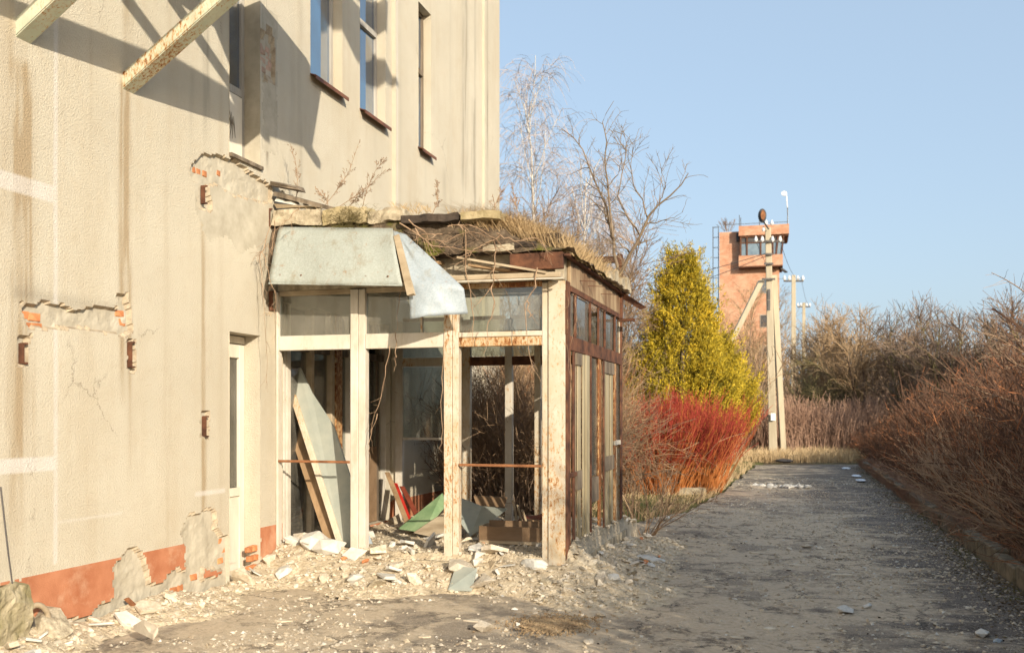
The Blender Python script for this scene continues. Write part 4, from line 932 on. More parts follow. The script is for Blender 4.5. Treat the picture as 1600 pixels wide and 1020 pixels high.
for (kd, zn), L_ in buck.items():
    L_.sort(key=lambda o_: (o_.location.x * CA + o_.location.y * SA) / (o_.location.y * CA - o_.location.x * SA))
    for i, o_ in enumerate(L_): o_['label'] = (('only ' if len(L_) == 1 else ORD[min(i, 19)] + ' ') + kd + ' ' + ('from the left ' if 0 < i and len(L_) > 1 else '') + zn)
# white crumbs line across the road ahead, flat scabs
P = np.stack([rng.uniform(-.75, .3, 60), 21.7 + rng.normal(0, .12, 60), np.full(60, .05)], 1)
tag(scatter(P, .05 + .12 * rng.random(60), 1).build('crumb_line', [M_whitefoam]), 'row of white crumbs along the frost heave across the road', kind='stuff')
# white sack lump and tyre ring, blue scrap, concrete blocks
def blob(name, label, cat, pos, size, mat, seed=1, rz=0, n_=24):
    th, phh = np.meshgrid(np.linspace(0, np.pi, n_ // 2), np.linspace(0, 2 * np.pi, n_), indexing='ij')
    d = np.stack([np.sin(th) * np.cos(phh), np.sin(th) * np.sin(phh), np.cos(th)], -1)
    r_ = .8 + .45 * fbm(d[..., 0] * 2.5 + seed * 7 + 10, d[..., 1] * 2.5 + d[..., 2] * 3 + 10, 4) + .12 * fbm(d[..., 0] * 9 + 20, d[..., 2] * 9 + 20, 2); r_[:, -1] = r_[:, 0]
    V_ = d * r_[..., None] * np.array(size) / 2; c_, s2 = math.cos(rz), math.sin(rz)
    V_ = V_ @ np.array([[c_, s2, 0], [-s2, c_, 0], [0, 0, 1]]); ii = np.arange(th.size).reshape(th.shape)
    o_ = Geo().add(V_.reshape(-1, 3), np.stack([ii[:-1, :-1], ii[1:, :-1], ii[1:, 1:], ii[:-1, 1:]], -1).reshape(-1, 4)).build(name, mat, None, smooth=False); o_.location = pos; return tag(o_, label, cat)
p = onZ(834, 888, .18); blob('white_sack', 'crumpled white sack on the rubble in front of the corner post', 'sack', (p.x, p.y, .2), (.3, .2, .14), M_whitefoam, 2, -.4)
p = onZ(792, 880, .2); blob('plaster_lump', 'big whitish plaster lump left of the white sack', 'rubble', (p.x, p.y, .2), (.22, .22, .12), M_stone, 4)
p = onZ(890, 888, .12); blob('pale_bag', 'small pale bag at the foot of the corner post', 'bag', (p.x + .1, p.y, .14), (.22, .16, .12), M_whitefoam, 5, .5)
p = onZ(875, 868, .05); 
for u_, v_, mt, lb, sx in ((1000, 878, M_whitefoam, 'long white crumpled sheeting on the ground right of the porch', .5), (968, 850, M_board, 'grey crumpled foil heap against the porch side', .32), (985, 866, M_blue, 'blue plastic scrap beside the porch', .3)):
    p = onZ(u_, v_, .04); blob('plastic_sheeting', lb, 'sheeting', (p.x, p.y, .05), (sx, .25, .12), mt, u_, .2)
p = onZ(1082, 752, 0); o_ = rough_block(p.x - .22, p.x + .22, p.y, p.y + .3, -.02, .42, M_concrete, 'concrete_block', None, .03); tag(o_, 'squat pale concrete block under the red dogwood', 'block')
p = onZ(1082, 772, 0); o_ = rough_block(p.x - .28, p.x + .25, p.y, p.y + .25, -.02, .12, M_concrete, 'fallen_kerb_block', None, .02); tag(o_, 'low white kerb block lying before the red dogwood', 'block')
tp = onX(46, 985, XW); ring = []
a_ = np.linspace(0, 2 * np.pi, 29)
Ptr = np.stack([np.full(29, XW + .1) + .02 * np.cos(a_), tp.y + .10 * np.cos(a_) - .05, .17 + .15 * np.sin(a_)], 1)
tr = empty('old_hose_ring', (XW + .1, tp.y, 0), 'pale rubber ring standing against the broken plinth at far left', 'ring')
Geo().tubes(Ptr, np.full(29, .02), 8).build('ring', M_woodL, tr, smooth=True)
Geo().extrude([(XW + .05, tp.y - .08 + .07 * math.cos(t_), .17 + .11 * math.sin(t_)) for t_ in np.linspace(0, 6.28, 12)[:-1]], (.01, 0, 0)).build('disc', M_iron, tr)
rough_block(XW - .04, XW + .12, 4.3, pz(26, 900)[0], -.02, pz(10, 915)[1], M_mossc, 'mossy_footing', bld, .05, .04)
Geo().beam((XW + .03, pz(192, 950)[0], .18), (XW + .12, pz(208, 960)[0], .02), (0, .02, .0), .02).build('steel_stub', M_rustL, bld)
Geo().tubes(np.array([(XW + .02, pz(-3, 800)[0], pz(-3, 760)[1]), (XW + .05, pz(3, 860)[0], .7), (XW + .06, pz(9, 915)[0], .45)]), np.array([.006, .006, .005]), 5).build('dangling_cable', M_iron, bld)
# snow remnants by the far right verge
for i, (u_, v_) in enumerate(((1322, 733), (1338, 745), (1345, 752))):
    p = onZ(u_, v_, 0); blob('snow_patch', ('farthest', 'middle', 'nearest')[i] + ' of three bluish white scraps at the right road edge ahead', 'snow', (p.x, p.y, .03), (.22, .5, .06), M_snow, i)
p = onZ(1225, 722, 0); blob('dark_bag', 'dark flattened bag lying before the leaning pole foot', 'bag', (p.x, p.y, .05), (.55, .3, .12), M_iron, 9)

# ------------------------------------------------------------------ vegetation
def grow(P, Rr, n_, ln, ang, npts, rs=.6, smin=.15, smax=1, up=0, bend=0, jit=.12, tip=.25, rmin=.002, lens=None, pw=1.0):
    N = len(P); L = np.linalg.norm(np.diff(P, axis=1), axis=2).sum(1); idx_ = rng.choice(N, n_, p=L / L.sum())
    s_ = smin + (smax - smin) * rng.random(n_) ** pw; m_ = P.shape[1] - 1; f_ = s_ * m_; i0 = np.minimum(f_.astype(int), m_ - 1); fr = (f_ - i0)[:, None]
    a, b = P[idx_, i0], P[idx_, i0 + 1]; pos = a * (1 - fr) + b * fr; T = b - a; T /= np.linalg.norm(T, axis=1, keepdims=True) + 1e-9
    r0 = (Rr[idx_, i0] * (1 - fr[:, 0]) + Rr[idx_, i0 + 1] * fr[:, 0]) * rs; r0 = np.maximum(r0, rmin)
    pr = np.cross(T, rng.normal(size=(n_, 3))); pr /= np.linalg.norm(pr, axis=1, keepdims=True) + 1e-9
    an = rng.uniform(*ang, n_)[:, None]; d = T * np.cos(an) + pr * np.sin(an); d[:, 2] += up; d /= np.linalg.norm(d, axis=1, keepdims=True)
    length = rng.uniform(*ln, n_) * (1.15 - .6 * s_); Q = [pos]; st_ = (length / (npts - 1))[:, None]
    for k_ in range(npts - 1):
        d = d + rng.normal(0, jit, (n_, 3)); d[:, 2] += bend; d /= np.linalg.norm(d, axis=1, keepdims=True); Q.append(Q[-1] + d * st_)
    Q = np.stack(Q, 1); RR = np.maximum(r0[:, None] * np.linspace(1, tip, npts)[None], rmin * .6); return Q, RR
def stems(base, dirs, length, r0, npts, jit=.08, bend=0, tip=.2, rmin=.002):
    n_ = len(base); d = dirs / np.linalg.norm(dirs, axis=1, keepdims=True); Q = [base]; st_ = (np.asarray(length) / (npts - 1)).reshape(-1, 1) * np.ones((n_, 1))
    for k_ in range(npts - 1):
        d = d + rng.normal(0, jit, (n_, 3)); d[:, 2] += bend; d /= np.linalg.norm(d, axis=1, keepdims=True); Q.append(Q[-1] + d * st_)
    return np.stack(Q, 1), np.maximum(np.asarray(r0).reshape(-1, 1) * np.linspace(1, tip, npts)[None], rmin)
import zlib
def reseed(l): 
    global rng
    rng = np.random.default_rng(zlib.crc32(l.encode())); random.seed(zlib.crc32(l.encode()))
def tree(name, label, base, main, lv, mats, cat='tree', group=None):
    """main: (dirs list, length, radius); lv: list of grow() args"""
    reseed(label); e = empty(name, base, label, cat, group); b0 = np.zeros((len(main[0]), 3))
    P, Rr = stems(b0, np.array(main[0], float), main[1], main[2], 9, jit=main[3] if len(main) > 3 else .08, bend=main[4] if len(main) > 4 else 0, tip=.2)
    G = Geo().tubes(P, Rr, 6); G.build('trunk', mats[0], e, local=True, smooth=True)
    Gc = Geo(); prev = [(P, Rr)]
    for i, a in enumerate(lv):
        Q, QR = grow(prev[-1][0], prev[-1][1], **a); Gc.tubes(Q, QR, (4, 3, 1)[min(i, 2)], min(i, len(mats) - 2)); prev.append((Q, QR))
    Gc.build('crown', list(mats[1:]), e, local=True); return e
# birch behind the porch
p = atD(838, 640, 30); 
tree('birch_tree', 'tall slender white birch with drooping bare twigs behind the porch', (p.x, p.y, -.05), ([(-.02, 0, 1), (.2, .05, 1)], [11.3, 9.2], [.095, .07], .05, .0),
     [dict(n_=52, ln=(1.5, 3.6), ang=(.3, .7), npts=7, rs=.5, smin=.22, up=.35, jit=.09, rmin=.018), dict(n_=420, ln=(.7, 1.9), ang=(.4, 1.0), npts=6, rs=.55, bend=-.12, rmin=.009), dict(n_=3600, ln=(.5, 1.7), ang=(.4, 1.2), npts=5, rs=.5, bend=-.5, rmin=.0055)],
     (M_birch, M_birch, M_birchtw, M_birchtw))
tree('birch_tree', 'smaller forked birch behind the porch grass, right of the tall one', tuple(atD(868, 640, 32).to_2d()) + (-.05,), ([(.12, 0, 1), (.3, 0, 1)], [8, 7.5], [.08, .06], .05),
     [dict(n_=30, ln=(1., 2.6), ang=(.3, .7), npts=6, rs=.5, smin=.22, up=.3, rmin=.014), dict(n_=260, ln=(.6, 1.5), ang=(.4, 1.0), npts=5, rs=.55, bend=-.1, rmin=.009), dict(n_=1400, ln=(.5, 1.2), ang=(.4, 1.2), npts=4, rs=.5, bend=-.3, rmin=.0055)],
     (M_birch, M_birch, M_birchtw, M_birchtw))
# thin trees behind the porch, bluish brown
for i, (u_, D, h_) in enumerate(((792, 24, 6.2), (815, 26, 5.4), (880, 27, 7.0), (905, 24, 6.3), (925, 30, 7.2), (950, 26, 5.5), (985, 30, 5.2), (850, 22, 5.8))):
    b_ = atD(u_, 640, D)
    lb = ['thin bare tree left of the tall birch', 'short bare tree under the tall birch', 'bare tree between the birch and the roof sapling', 'bare tree left of the roof sapling', 'tallest bare tree behind the roof sapling', 'bare tree right behind the porch end', 'low bare tree left of the golden thuja', 'bare tree rising over the porch grass'][i]
    tree('bare_tree', lb, (b_.x, b_.y, -.05), ([(random.gauss(0, .1), 0, 1), (random.gauss(0, .25), 0, 1)], [h_, h_ * .85], [.06, .045], .07),
         [dict(n_=34, ln=(.8, 2.2), ang=(.3, .8), npts=6, rs=.5, smin=.2, up=.3, rmin=.012), dict(n_=260, ln=(.4, 1.2), ang=(.4, 1.0), npts=4, rs=.55, up=.15, rmin=.008), dict(n_=1000, ln=(.25, .7), ang=(.4, 1.1), npts=3, rs=.5, rmin=.005)],
         (M_twigD, M_twigD, M_twig), group='bare trees behind the porch')
# sapling rooted on the porch roof, shaped after the photograph
bp = onX(958, 440, -1.95); YR = bp.y
sap = empty('roof_sapling', (bp.x, bp.y, 3.02), 'bare young tree growing out of the porch roof corner', 'tree')
def pl(pts, dy=0): return np.array([tuple(onY(u, v, YR + dy * i / len(pts)) - Vector((bp.x, bp.y, 3.02))) for i, (u, v) in enumerate(pts)])
limbs = [([(952, 440), (966, 432), (978, 415), (985, 395), (1000, 370), (1012, 340), (1030, 318), (1062, 296), (1074, 270)], .034, -.3), ([(966, 432), (962, 405), (958, 370), (950, 330), (935, 295), (922, 262), (905, 225), (878, 200)], .026, .3),
         ([(958, 372), (952, 330), (950, 290), (945, 255), (948, 215), (940, 190), (958, 160)], .018, .2), ([(985, 395), (968, 380), (960, 372)], .014, 0), ([(1000, 368), (985, 345), (972, 325), (965, 300), (975, 265), (980, 235), (975, 205)], .015, .3),
         ([(1006, 350), (1025, 348), (1050, 340), (1068, 332)], .010, -.2), ([(1012, 342), (1005, 315), (990, 290), (985, 255), (990, 225)], .011, -.3), ([(948, 325), (930, 320), (915, 322)], .008, .2), ([(950, 290), (965, 275), (972, 250), (968, 215)], .009, 0), ([(1030, 318), (1040, 290), (1032, 262)], .008, -.3), ([(920, 262), (905, 265), (885, 275)], .008, .3)]
Gt = Geo(); LP, LR = [], []
for pts, r0, dy in limbs:
    Q = pl(pts, dy); t_ = np.linspace(0, 1, len(Q)); tt = np.linspace(0, 1, 12); Q = np.stack([np.interp(tt, t_, Q[:, k_]) for k_ in range(3)], 1) + rng.normal(0, .006, (12, 3)); Q[0] = pl(pts, dy)[0]
    rr = np.linspace(r0 * .8, r0 * .13, 12); Gt.tubes(Q, rr, 7); LP.append(Q); LR.append(rr)
Gt.build('trunk', M_bark, sap, local=True, smooth=True)
LP, LR = np.array(LP), np.array(LR); Gc = Geo()
Q1, R1 = grow(LP, LR, 90, (.2, .5), (.5, 1.1), 6, .5, smin=.2, up=.35, jit=.16, rmin=.0035); Q2, R2 = grow(Q1, R1, 420, (.06, .2), (.5, 1.1), 4, .6, up=.2, jit=.2, rmin=.0022)
Gc.tubes(Q1, R1, 4).tubes(Q2, R2, 3); Gc.build('crown', M_bark, sap, local=True)
# golden thujas
def thuja(name, label, base, h, wd, npl, seed, zb=.3):
    e = empty(name, base, label, 'tree'); Geo().tubes(np.array([(0, 0, 0), (0, 0, h * .5), (.02, 0, h * .95)]), np.array([.12, .08, .01]), 7).build('trunk', M_bark, e, local=True)
    r_ = np.random.default_rng(seed); t_ = r_.random(npl) ** 1.15; z = zb + (h - zb) * t_
    prof = np.interp(t_, [0, .12, .3, .6, .85, 1], [.72, .95, 1, .66, .33, .05]); az = r_.random(npl) * 6.283
    lob = 1 + .42 * (fbm(az * 2.2 + seed, z * 1.7, 3) - .5) * 2
    ra = wd * prof * lob * (1 - .45 * r_.random(npl) ** 2.2)
    c_ = np.stack([np.cos(az) * ra, np.sin(az) * ra, z], 1)
    out = np.stack([np.cos(az), np.sin(az), np.full(npl, 1.5)], 1); out /= np.linalg.norm(out, axis=1, keepdims=True)
    nb = 42; n_ = npl * nb; s_ = r_.random((npl, nb)); Lp = r_.uniform(.22, .62, (npl, 1)) * r_.choice([.8, 1.0, 1.5], (npl, 1)); pos = c_[:, None] + out[:, None] * (s_ * Lp)[..., None] + r_.normal(0, .06, (npl, nb, 3)) * (1 - .6 * s_)[..., None]
    pos = pos.reshape(-1, 3); d = np.repeat(out, nb, 0) + r_.normal(0, .45, (n_, 3)); d /= np.linalg.norm(d, axis=1, keepdims=True); sd = np.cross(d, r_.normal(size=(n_, 3))); sd /= np.linalg.norm(sd, axis=1, keepdims=True)
    ln_ = r_.uniform(.05, .11, (n_, 1)); wv_ = r_.uniform(.008, .017, (n_, 1))
    Vv = np.stack([pos, pos + d * ln_ * .55 + sd * wv_, pos + d * ln_, pos + d * ln_ * .55 - sd * wv_], 1).reshape(-1, 3)
    f_ = (np.arange(n_) * 4)[:, None] + np.arange(4)[None]
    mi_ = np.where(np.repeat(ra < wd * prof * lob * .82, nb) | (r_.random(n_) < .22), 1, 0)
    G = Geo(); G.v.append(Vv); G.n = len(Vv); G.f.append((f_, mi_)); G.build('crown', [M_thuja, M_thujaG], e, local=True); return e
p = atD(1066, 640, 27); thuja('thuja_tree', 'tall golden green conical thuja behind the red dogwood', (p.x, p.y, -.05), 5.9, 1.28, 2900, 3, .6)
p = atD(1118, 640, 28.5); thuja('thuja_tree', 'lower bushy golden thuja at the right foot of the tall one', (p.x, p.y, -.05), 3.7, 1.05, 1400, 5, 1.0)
# red dogwood bushes
def shrub(name, label, base, nst, h, spread, mats, cat='shrub', nt_=4, jit=.06, bend=0, r0=.007, rbase=.35, group=None, ang=(.15, .5), tl=(.3, .8), rmin=.003):
    reseed(label); e = empty(name, base, label, cat, group)
    a_ = rng.random(nst) * 6.283; rr = rng.random(nst) ** .5; b_ = np.stack([np.cos(a_) * rr * rbase, np.sin(a_) * rr * rbase, np.zeros(nst)], 1)
    d_ = np.stack([np.cos(a_) * rr * spread, np.sin(a_) * rr * spread, np.ones(nst)], 1) + rng.normal(0, .08, (nst, 3)); L_ = h * rng.uniform(.7, 1.08, nst)
    P, Rr = stems(b_, d_, L_, np.full(nst, r0), 6, jit, bend, .35, rmin)
    G = Geo().tubes(P, Rr, 3, 0); Q, QR = grow(P, Rr, nst * nt_, (tl[0] * h * .5, tl[1] * h * .5), ang, 4, .7, .35, 1, up=.2, jit=.08, rmin=rmin)
    G.tubes(Q, QR, 3, 1); Q2, QR2 = grow(Q, QR, nst * nt_ * 2, (.1 * h, .25 * h), ang, 3, .7, .2, 1, up=.1, jit=.1, rmin=rmin * .85); G.tubes(Q2, QR2, 1, 1)
    G.build('stems', list(mats), e, local=True); return e
for u_, v_, h_, ns, lb in ((1080, 768, 1.8, 360, 'right bright red dogwood thicket at the road edge'), (1030, 770, 1.75, 380, 'middle red dogwood thicket behind the concrete block'), (988, 768, 1.7, 260, 'left red dogwood thicket beside the porch end')):
    p = onZ(u_, v_, 0); shrub('red_dogwood', lb, (p.x, p.y + .3, -.03), ns, h_, .48, (M_orgtw, M_redtw) if u_ > 1000 else (M_twigR, M_redtw), nt_=6, r0=.009, rbase=.6, rmin=.0042, ang=(.12, .5))
# dead bush at porch side
p = onZ(1012, 838, 0)
shrub('dead_bush', 'tangled leafless bush sprawling beside the right porch corner', (p.x - .1, p.y + .2, .0), 22, 1.15, 1.3, (M_vine, M_twig), nt_=5, jit=.16, bend=-.02, r0=.009, rbase=.25, ang=(.4, 1.0), rmin=.003)
p = onZ(985, 815, 0)
shrub('dead_bush', 'denser brown bush against the porch end wall', (p.x, p.y + .3, .0), 16, 1.0, .6, (M_twig, M_twigD), nt_=4, jit=.14, r0=.009, rbase=.4, ang=(.4, 1.0), rmin=.003)
# brush seen through the porch
for i, (x_, y_, h_) in enumerate(((-4.3, 13.4, 2.3), (-3.6, 12.9, 2.2), (-3.5, 13.5, 2.1), (-4.3, 15.2, 2.8), (-3.7, 14.8, 2.6), (-5.2, 17.2, 3.0), (-4.4, 17.0, 2.8))):
    lb = ['nearest dark thicket behind the left back post', 'dark thicket behind the middle back post', 'thicket behind the right back bay', 'taller thicket farther behind the porch', 'russet thicket right behind the porch', 'tall thicket by the building end', 'far brown thicket behind the porch'][i]
    shrub('thicket', lb, (x_, y_, -.03), 120, h_, .4, (M_twigD, M_twig) if i not in (4, 6) else (M_twigR, M_twigT), nt_=8, jit=.2, bend=-.04, r0=.008, rbase=.5, ang=(.4, 1.2), rmin=.0035, group='thickets behind the porch')
# hedge on the right: brush mass, one thing nobody could count
def hedge_h(X, Y): return np.interp(X, [2.2, 2.8, 3.6, 5, 8], [.6, 1.2, 1.95, 2.6, 2.8]) * np.interp(Y, [-4, 8.3, 10.5, 30, 40], [1.2, 1.25, 1.08, .88, .62])
NS = 13500; X_ = 2.42 + 4.6 * rng.random(NS) ** 1.5; Y_ = np.where(rng.random(NS) < .36, rng.uniform(1.5, 9.2, NS), 9 + 33 * rng.random(NS) ** 1.35)
ok = fbm(X_ * 1.1, Y_ * .8, 3) > .38; X_, Y_ = X_[ok], Y_[ok]; n_ = len(X_)
b_ = np.stack([X_, Y_, np.full(n_, .02)], 1); clump = (fbm(X_ * 2.1 + 3, Y_ * 1.9, 2) - .5) * 1.3; clump2 = (fbm(X_ * 2.1 + 31, Y_ * 1.9 + 7, 2) - .5) * 1.3
d_ = np.stack([-.08 + clump * .6 + rng.normal(0, .26, n_), clump2 * .6 + rng.normal(0, .26, n_), np.ones(n_)], 1)
H_ = hedge_h(X_, Y_) * rng.uniform(.6, 1.15, n_) * (.6 + .8 * fbm(X_ * .9, Y_ * .8, 3))
P, Rr = stems(b_, d_, H_ * 1.15, (.0055 + .00012 * Y_) * (1 + 1.3 * (X_ > 3.2) + 1.2 * (Y_ < 9)), 6, .16, 0, .4, .0028)
G = Geo().tubes(P, Rr, 3, 0); Q, QR = grow(P, Rr, n_ * 3, (.3, .9), (.3, 1.1), 4, .7, .15, 1, up=.12, jit=.24, rmin=.0024)
for k_ in range(3): G.tubes(Q[k_::3], QR[k_::3], 1, (1, 0, 2)[k_])
Q2, QR2 = grow(Q, QR, n_ * 4, (.12, .4), (.3, 1.1), 2, .7, .2, 1, up=.1, rmin=.0022)
for k_ in range(4): G.tubes(Q2[k_::4], QR2[k_::4], 1, (1, 0, 1, 2)[k_])
tag(G.build('hedge_brush', [M_hedgeD, M_twigR, M_twigH]), 'dense russet leafless brush massed behind the right kerb', kind='stuff')
# pale arching canes
cn_ = []
for i, pts in enumerate(([(1548, 760), (1545, 720), (1535, 680), (1515, 640), (1480, 612), (1440, 598), (1405, 582)], [(1620, 640), (1580, 622), (1540, 612), (1505, 598), (1470, 570), (1440, 548)], [(1640, 560), (1600, 545), (1560, 525), (1520, 518), (1500, 503)], [(1660, 540), (1610, 532), (1575, 530), (1545, 522)],
        [(1660, 690), (1600, 672), (1565, 658), (1530, 650), (1500, 648)], [(1530, 760), (1515, 720), (1500, 690), (1478, 664)], [(1640, 580), (1590, 565), (1560, 552), (1545, 540)], [(1655, 800), (1600, 770), (1540, 742), (1480, 735), (1440, 720)], [(1650, 760), (1610, 735), (1560, 705), (1505, 690)], [(1620, 900), (1590, 850), (1560, 800), (1500, 770), (1440, 765)], [(1650, 480), (1600, 447), (1570, 437), (1542, 431)])):
    tt = np.linspace(0, 1, 14); Q = np.array([tuple(atD(u, v, 11.5 + (i % 3) - .0)) for u, v in pts]); t_ = np.linspace(0, 1, len(Q)); Q = np.stack([np.interp(tt, t_, Q[:, k_]) for k_ in range(3)], 1)
    Q[:, 1] += np.linspace(.5, -.3, 14); root_ = np.array([max(2.5, Q[0, 0] + .1), Q[0, 1] + .1, .05]); Q = np.vstack([root_[None] * .99 + Q[:1] * .01, (root_ * .35 + Q[0] * .65)[None], Q]); Q[1, 0] += .05
    cn_.append(Q)
cn_ = np.array(cn_); CRr = np.linspace(.011, .0035, 16)[None].repeat(len(cn_), 0)
cb = empty('arching_shrub', (3.0, 11.5, 0), 'long pale arching canes reaching out of the brush at the right edge', 'shrub')
Q, QR = grow(cn_, CRr, 70, (.2, .7), (.3, .9), 5, .6, .3, 1, up=.1, jit=.08, rmin=.0028)
Geo().tubes(cn_, CRr, 5).tubes(Q, QR, 3).build('stems', M_vine, cb)
for i, (x_, y_) in enumerate(((2.95, 9.6), (2.85, 10.9), (2.8, 12.4), (2.75, 14.4), (2.7, 17.0))):
    shrub('twiggy_shrub', ('nearest', 'second', 'third', 'fourth', 'farthest')[i] + ' spreading twiggy shrub hanging over the right kerb', (x_, y_, .02), 60, 1.5, 1.2, (M_vine, M_vine), nt_=4, jit=.13, bend=-.05, r0=.010, rbase=.3, ang=(.3, .9), rmin=.0035, group='twiggy shrubs over the kerb')
# background trees to the right
def bigbush(name, label, base, h, spread, mats, n1=40, n2=420, n3=1800, nm=7, group=None, rmin=.011):
    dirs = [(math.cos(i * 2.4) * spread * random.uniform(.3, 1), math.sin(i * 2.4) * spread * random.uniform(.3, 1), 1) for i in range(nm)]
    return tree(name, label, base, (dirs, [h * random.uniform(.8, 1.) for _ in range(nm)], [.09] * nm, .1, .02),
                [dict(n_=n1 * 2, ln=(h * .2, h * .5), ang=(.3, .8), npts=6, rs=.55, smin=.12, up=.25, rmin=.02), dict(n_=n2 * 2, ln=(h * .1, h * .25), ang=(.4, 1.), npts=4, rs=.6, up=.15, rmin=.013), dict(n_=n3 * 2, ln=(h * .05, h * .14), ang=(.3, 1.), npts=3, rs=.6, up=.1, rmin=rmin * .8)], mats, group=group)
lbs = ['dense tan bare tree right of the concrete poles', 'tall tan bare tree with pale crown between the poles and the dark trees', 'olive branched bare tree bending over the track', 'dark bare tree at the middle of the right skyline', 'broad dark bare tree right of the middle one', 'dark bare tree near the right edge of the skyline', 'last dark bare tree at the right edge', 'low tan tree before the tower foot', 'bare tree behind the golden thuja', 'low olive bush left of the leaning tree']
bt = [(1278, 47, 6.1, .35, (M_twigD, M_twigT, M_twigT)), (1335, 44, 5.9, .45, (M_twigD, M_twigT, M_twigT)), (1345, 48, 4.6, .6, (M_twigD, M_olive, M_twigD)), (1415, 42, 5.7, .5, (M_olive, M_olive, M_twigD)), (1475, 38, 5.6, .6, (M_olive, M_olive, M_twigD)), (1545, 36, 5.4, .6, (M_olive, M_olive, M_twigD)), (1625, 33, 5.2, .6, (M_olive, M_twigD, M_twigD)),
      (1170, 60, 8.2, .3, (M_twigD, M_twigT, M_twigT)), (1010, 38, 5.5, .4, (M_twigD, M_twigD, M_twigT)), (1275, 44, 3.4, .7, (M_twigD, M_olive, M_olive))]
for i, (u_, D, h_, sp, mats) in enumerate(bt):
    b_ = atD(u_, 640, D); bigbush('bare_tree', lbs[i], (b_.x, b_.y, -.05), h_, sp, mats)
# leaning olive limb over the track
Q = np.array([tuple(atD(u, v, 43)) for u, v in ((1345, 655), (1340, 632), (1325, 615), (1300, 590), (1275, 570), (1255, 562))])

lt = empty('leaning_tree', tuple(Q[0] * (1, 1, 0)), 'crooked olive barked tree leaning left over the end of the track', 'tree'); Q = np.vstack([Q[:1] * (1, 1, 0), Q])
Qb = np.array([tuple(atD(u, v, 43)) for u, v in ((1342, 640), (1325, 637), (1290, 637), (1262, 633), (1235, 632), (1215, 628), (1200, 628))])
RL = np.linspace(.06, .02, 7); Geo().tubes(Q, RL, 6).tubes(Qb, RL * .7, 6).build('trunk', M_olive, lt)
q1, r1 = grow(np.stack([Q, Qb]), np.stack([RL, RL * .7]), 26, (.5, 1.8), (.4, 1.), 5, .5, .2, up=.3, rmin=.01); q2, r2 = grow(q1, r1, 200, (.2, .7), (.4, 1.), 3, .6, .2, up=.1, rmin=.009)
Geo().tubes(q1, r1, 3).tubes(q2, r2, 3).build('crown', M_olive, lt)
for i, (x_, y_, h_) in enumerate(((5.2, 3.0, 5.0), (7.2, 5.8, 6.0))):
    bigbush('bare_tree', ['bare tree beside the near end of the right brush, outside the photo', 'second bare tree beside the near brush, outside the photo'][i], (x_, y_, 0), h_, .4, (M_twigD, M_twigD, M_twigD), 30, 160, 500, 6)
# far scrub and treeline
def scrub(name, label, n_, ur, Dr, hr, mats, lean=.15, r0=.02, rmin=.01, nt_=5):
    u_ = rng.uniform(*ur, n_); D = rng.uniform(*Dr, n_); t_ = (u_ - 800) / F; b_ = np.stack([(CA * t_ - SA) * D, (SA * t_ + CA) * D, np.zeros(n_)], 1)
    d_ = np.stack([rng.normal(0, lean, n_), rng.normal(0, lean, n_), np.ones(n_)], 1); hh = rng.uniform(*hr, n_) * (.55 + .9 * fbm(b_[:, 0] * .25, b_[:, 1] * .25, 3))
    P, Rr = stems(b_, d_, hh, np.full(n_, r0), 4, .1, 0, .4, rmin); G = Geo().tubes(P, Rr, 3, 0); Q, QR = grow(P, Rr, n_ * nt_, (.15 * hr[1], .4 * hr[1]), (.3, .9), 3, .7, .2, up=.1, rmin=rmin); G.tubes(Q, QR, 1, len(mats) - 1)
    return tag(G.build(name, list(mats)), label, kind='stuff')
scrub('far_scrub', 'far brown leafless scrub closing the view', 4200, (700, 1750), (55, 85), (2.5, 6), (M_twigD, M_twigT), r0=.05, rmin=.022)
scrub('tall_weeds', 'mauve brown dead weeds filling the ground behind the poles', 5200, (1120, 1380), (38.5, 48), (1.1, 2.2), (M_grassM, M_grassM), .1, .012, .008, 3)
scrub('tan_scrub', 'tan leafless scrub behind thujas and dogwood', 1800, (930, 1160), (31, 46), (1.6, 3.6), (M_twigT, M_twig), .18, .015, .009)
# grasses
def grass(name, label, P, L_, mat, lean=.4, wd=.004, bendv=.5):
    n_ = len(P); a_ = rng.random(n_) * 6.283; d = np.stack([np.cos(a_) * lean, np.sin(a_) * lean, np.ones(n_)], 1) + rng.normal(0, .15, (n_, 3)); d /= np.linalg.norm(d, axis=1, keepdims=True)
    out = np.stack([np.cos(a_), np.sin(a_), np.zeros(n_)], 1); p1 = P + d * L_[:, None] * .5; p2 = p1 + (d + out * bendv * rng.random((n_, 1)) - np.array([0, 0, bendv * .5])) * L_[:, None] * .5
    sd = np.stack([-np.sin(a_ + 1), np.cos(a_ + 1), np.zeros(n_)], 1); Wd = np.array([wd, wd * .8, wd * .15])[None].repeat(n_, 0)
    return tag(Geo().ribbons(np.stack([P, p1, p2], 1), Wd, sd).build(name, mat), label, kind='stuff')
n_ = 24000; X_ = np.concatenate([rng.normal(-2.45, .25, n_ * 2 // 3), rng.uniform(-3.1, -1.9, n_ // 3)]); X_ = np.clip(X_, -3.3, -1.92); Y_ = PY - .1 + 2.9 * rng.random(len(X_)) ** 1.2; ok = fbm(X_ * 5, Y_ * 3) > .36; X_, Y_ = X_[ok], Y_[ok]
grass('roof_grass', 'blond dry grass tufts on the porch roof', np.stack([X_, Y_, mound_z(X_, Y_) - .02], 1), rng.uniform(.10, .42, len(X_)), M_grass, .75, .0026, 1.2)
n_ = 1500; X_ = rng.uniform(-4.9, -3.4, n_); Y_ = rng.uniform(PY - .1, PY + .3, n_); ok = fbm(X_ * 6 + 3, Y_ * 3) > .5; X_, Y_ = X_[ok], Y_[ok]
grass('parapet_grass', 'thin dry grass along the left parapet', np.stack([X_, Y_, np.full(len(X_), 3.58)], 1), rng.uniform(.03, .16, len(X_)), M_grass, .9, .0025, 1.0)
